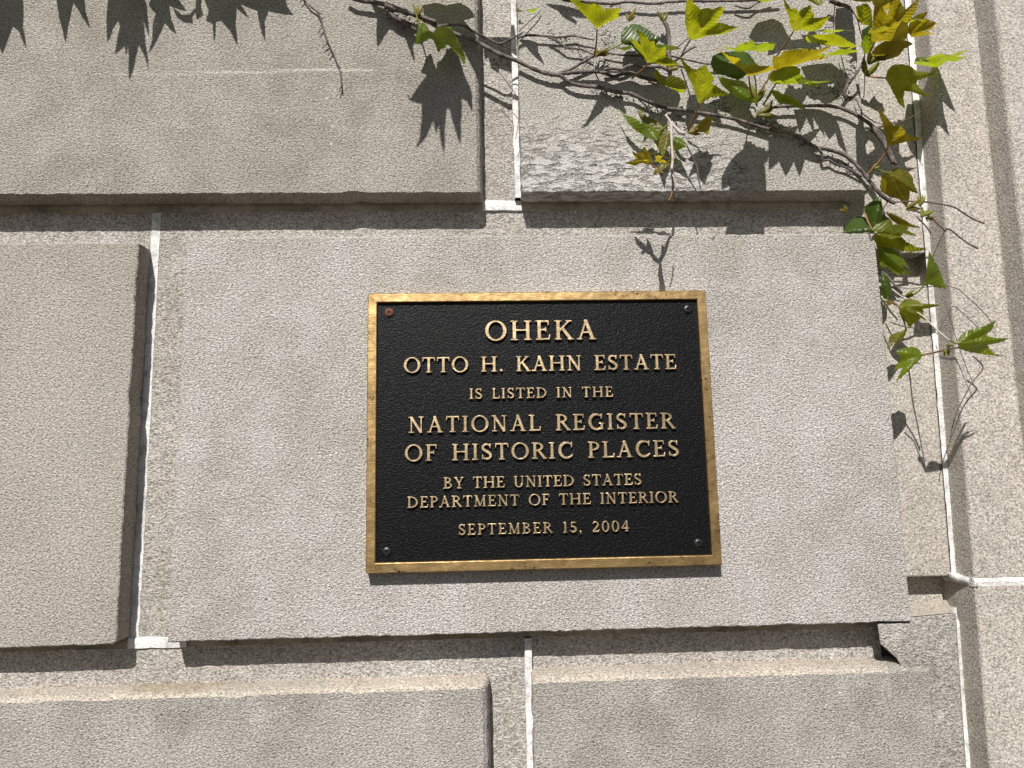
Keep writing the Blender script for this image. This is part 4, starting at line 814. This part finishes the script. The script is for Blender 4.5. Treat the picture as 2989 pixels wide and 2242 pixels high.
for i, (reg, xy, o, ang, size, m) in enumerate([
    ('B', '495 610', .018, .9, .018, 'o'), ('B', '520 590', .018, .5, .026, 'o'), ('B', '1235 240', .022, 1.6, .022, 'b'), ('B', '870 230', .018, 1.2, .022, 'o'), ('B', '2235 1110', .024, 1.3, .030, 'y'),
    ('B', '1300 760', .016, .4, .018, 'o'), ('C', '30 1240', .018, .3, .030, 'b'), ('C', '120 1220', .018, .9, .022, 'b'), ('C', '1210 820', .026, 1.2, .030, 'y'), ('C', '1230 690', .030, 1.0, .026, 'y'), ('C', '1300 620', .034, .3, .036, 'b'),
    ('E', '900 420', .014, .3, .020, 'y'), ('E', '1270 850', .012, .1, .028, 'o'), ('E', '1430 930', .014, .9, .020, 'y'), ('E', '1420 820', .016, 1.4, .028, 'y'), ('E', '1480 940', .014, -.6, .014, 'b'),
    ('D', '880 950', .034, 2.6, .014, 'o'), ('D', '1140 510', .030, .5, .022, 'o'), ('F', '930 975', .004, .2, .018, 'y'), ('F', '790 1050', -.010, 3.0, .014, 'o'), ('F', '1380 1490', .095, -1.0, .010, 'o'), ('F', '1350 1550', .090, -.9, .012, 'y'),
    ('A', '800 170', .022, 1.2, .020, 'o'), ('A', '780 220', .020, -.6, .014, 'o'), ('E', '640 880', .0, 2.2, .014, 'o'), ('A', '1880 130', .012, .8, .010, 'b')]):
    bud(reg, xy, o, ang, size, LEAF[m], seed=100+i)
# --- rootlets: dark pads and hairs left where the vine grips the stone
def roots(reg, pts, n, spread, seed, mat=HOLD):
    r = random.Random(seed); bm = bmesh.new(); line = P(reg, pts)
    for k in range(n):
        i = r.randrange(len(line)-1) if len(line) > 1 else 0; t = r.random()
        a, b = line[i], line[min(i+1, len(line)-1)]
        x = a[0]+(b[0]-a[0])*t + r.gauss(0, spread); y = a[1]+(b[1]-a[1])*t + r.gauss(0, spread)
        c = at(x, y, -.0004); q = r.uniform(.0006, .0016)
        if r.random() < .55:
            ring = [bm.verts.new(c + Vector((q*math.cos(j*1.047)*r.uniform(.7, 1.2), 0, q*math.sin(j*1.047)*r.uniform(.6, 1.1)))) for j in range(6)]
            top = bm.verts.new(c + Vector((0, -q*.7, 0)))
            for j in range(6): bm.faces.new((ring[j], ring[(j+1) % 6], top))
        else:
            an = r.uniform(0, 6.28); L = r.uniform(.004, .013); v = [(c, .0004)]
            for j in range(4):
                an += r.uniform(-.6, .6); c = c + Vector((math.cos(an)*L/4, -r.uniform(-.0004, .0010), math.sin(an)*L/4)); v.append((c, .00035))
            tube_bm(bm, v, .05, 0, 5, k)
    return from_bm('rootlets', bm, mat, vine)
for i, (reg, pts, n, sp) in enumerate([('B', '100 480 480 580', 22, 8), ('B', '250 720 490 640 620 700', 34, 10), ('B', '480 960 900 1060', 34, 8), ('B', '1050 1150 1300 1260', 34, 12), ('B', '1350 1220 1500 1400', 26, 9),
    ('B', '1750 1100 1950 1160', 44, 12), ('B', '1180 480 1250 700', 24, 8), ('C', '30 1300 330 1380', 44, 12), ('C', '560 900 900 1000', 30, 18), ('C', '880 980 1080 1040', 40, 9), ('C', '1000 700 1100 800', 18, 8),
    ('D', '1640 860 1760 920', 14, 12), ('E', '400 300 760 470', 44, 7), ('A', '1650 620 1780 720', 14, 6), ('B', '640 60 760 90', 20, 6), ('B', '0 330 220 500', 26, 10), ('B', '560 330 700 480', 20, 10), ('A', '480 120 760 280', 40, 9), ('C', '420 1480 560 1560', 14, 6)]):
    roots(reg, pts, n, sp, 300+i)

# ------------------------------------------------------------------ dead twig hanging on the upper left stone
twig = empty('dead_twig', at(890, 0, -.006), 'thin dead leafless twig hanging down the upper left stone', 'twig')
stem('twig_stem', 'S', '872 -45 886 -6 905 18 927 36 941 72 950 104 960 130 972 154 982 180 990 199 996 240 998 268', .0016, .0012, .006, .004, BARK, seed=70, knots=.15, parent=twig)
for i, s in enumerate(['940 78 929 97', '955 126 941 141', '926 36 941 40', '968 145 957 163', '985 188 996 202', '996 250 989 272', '886 -6 875 8']):
    stem('twig_spur', 'S', s, .0013, .0007, .006, .005, TENDRIL, seed=71+i, knots=0, parent=twig)
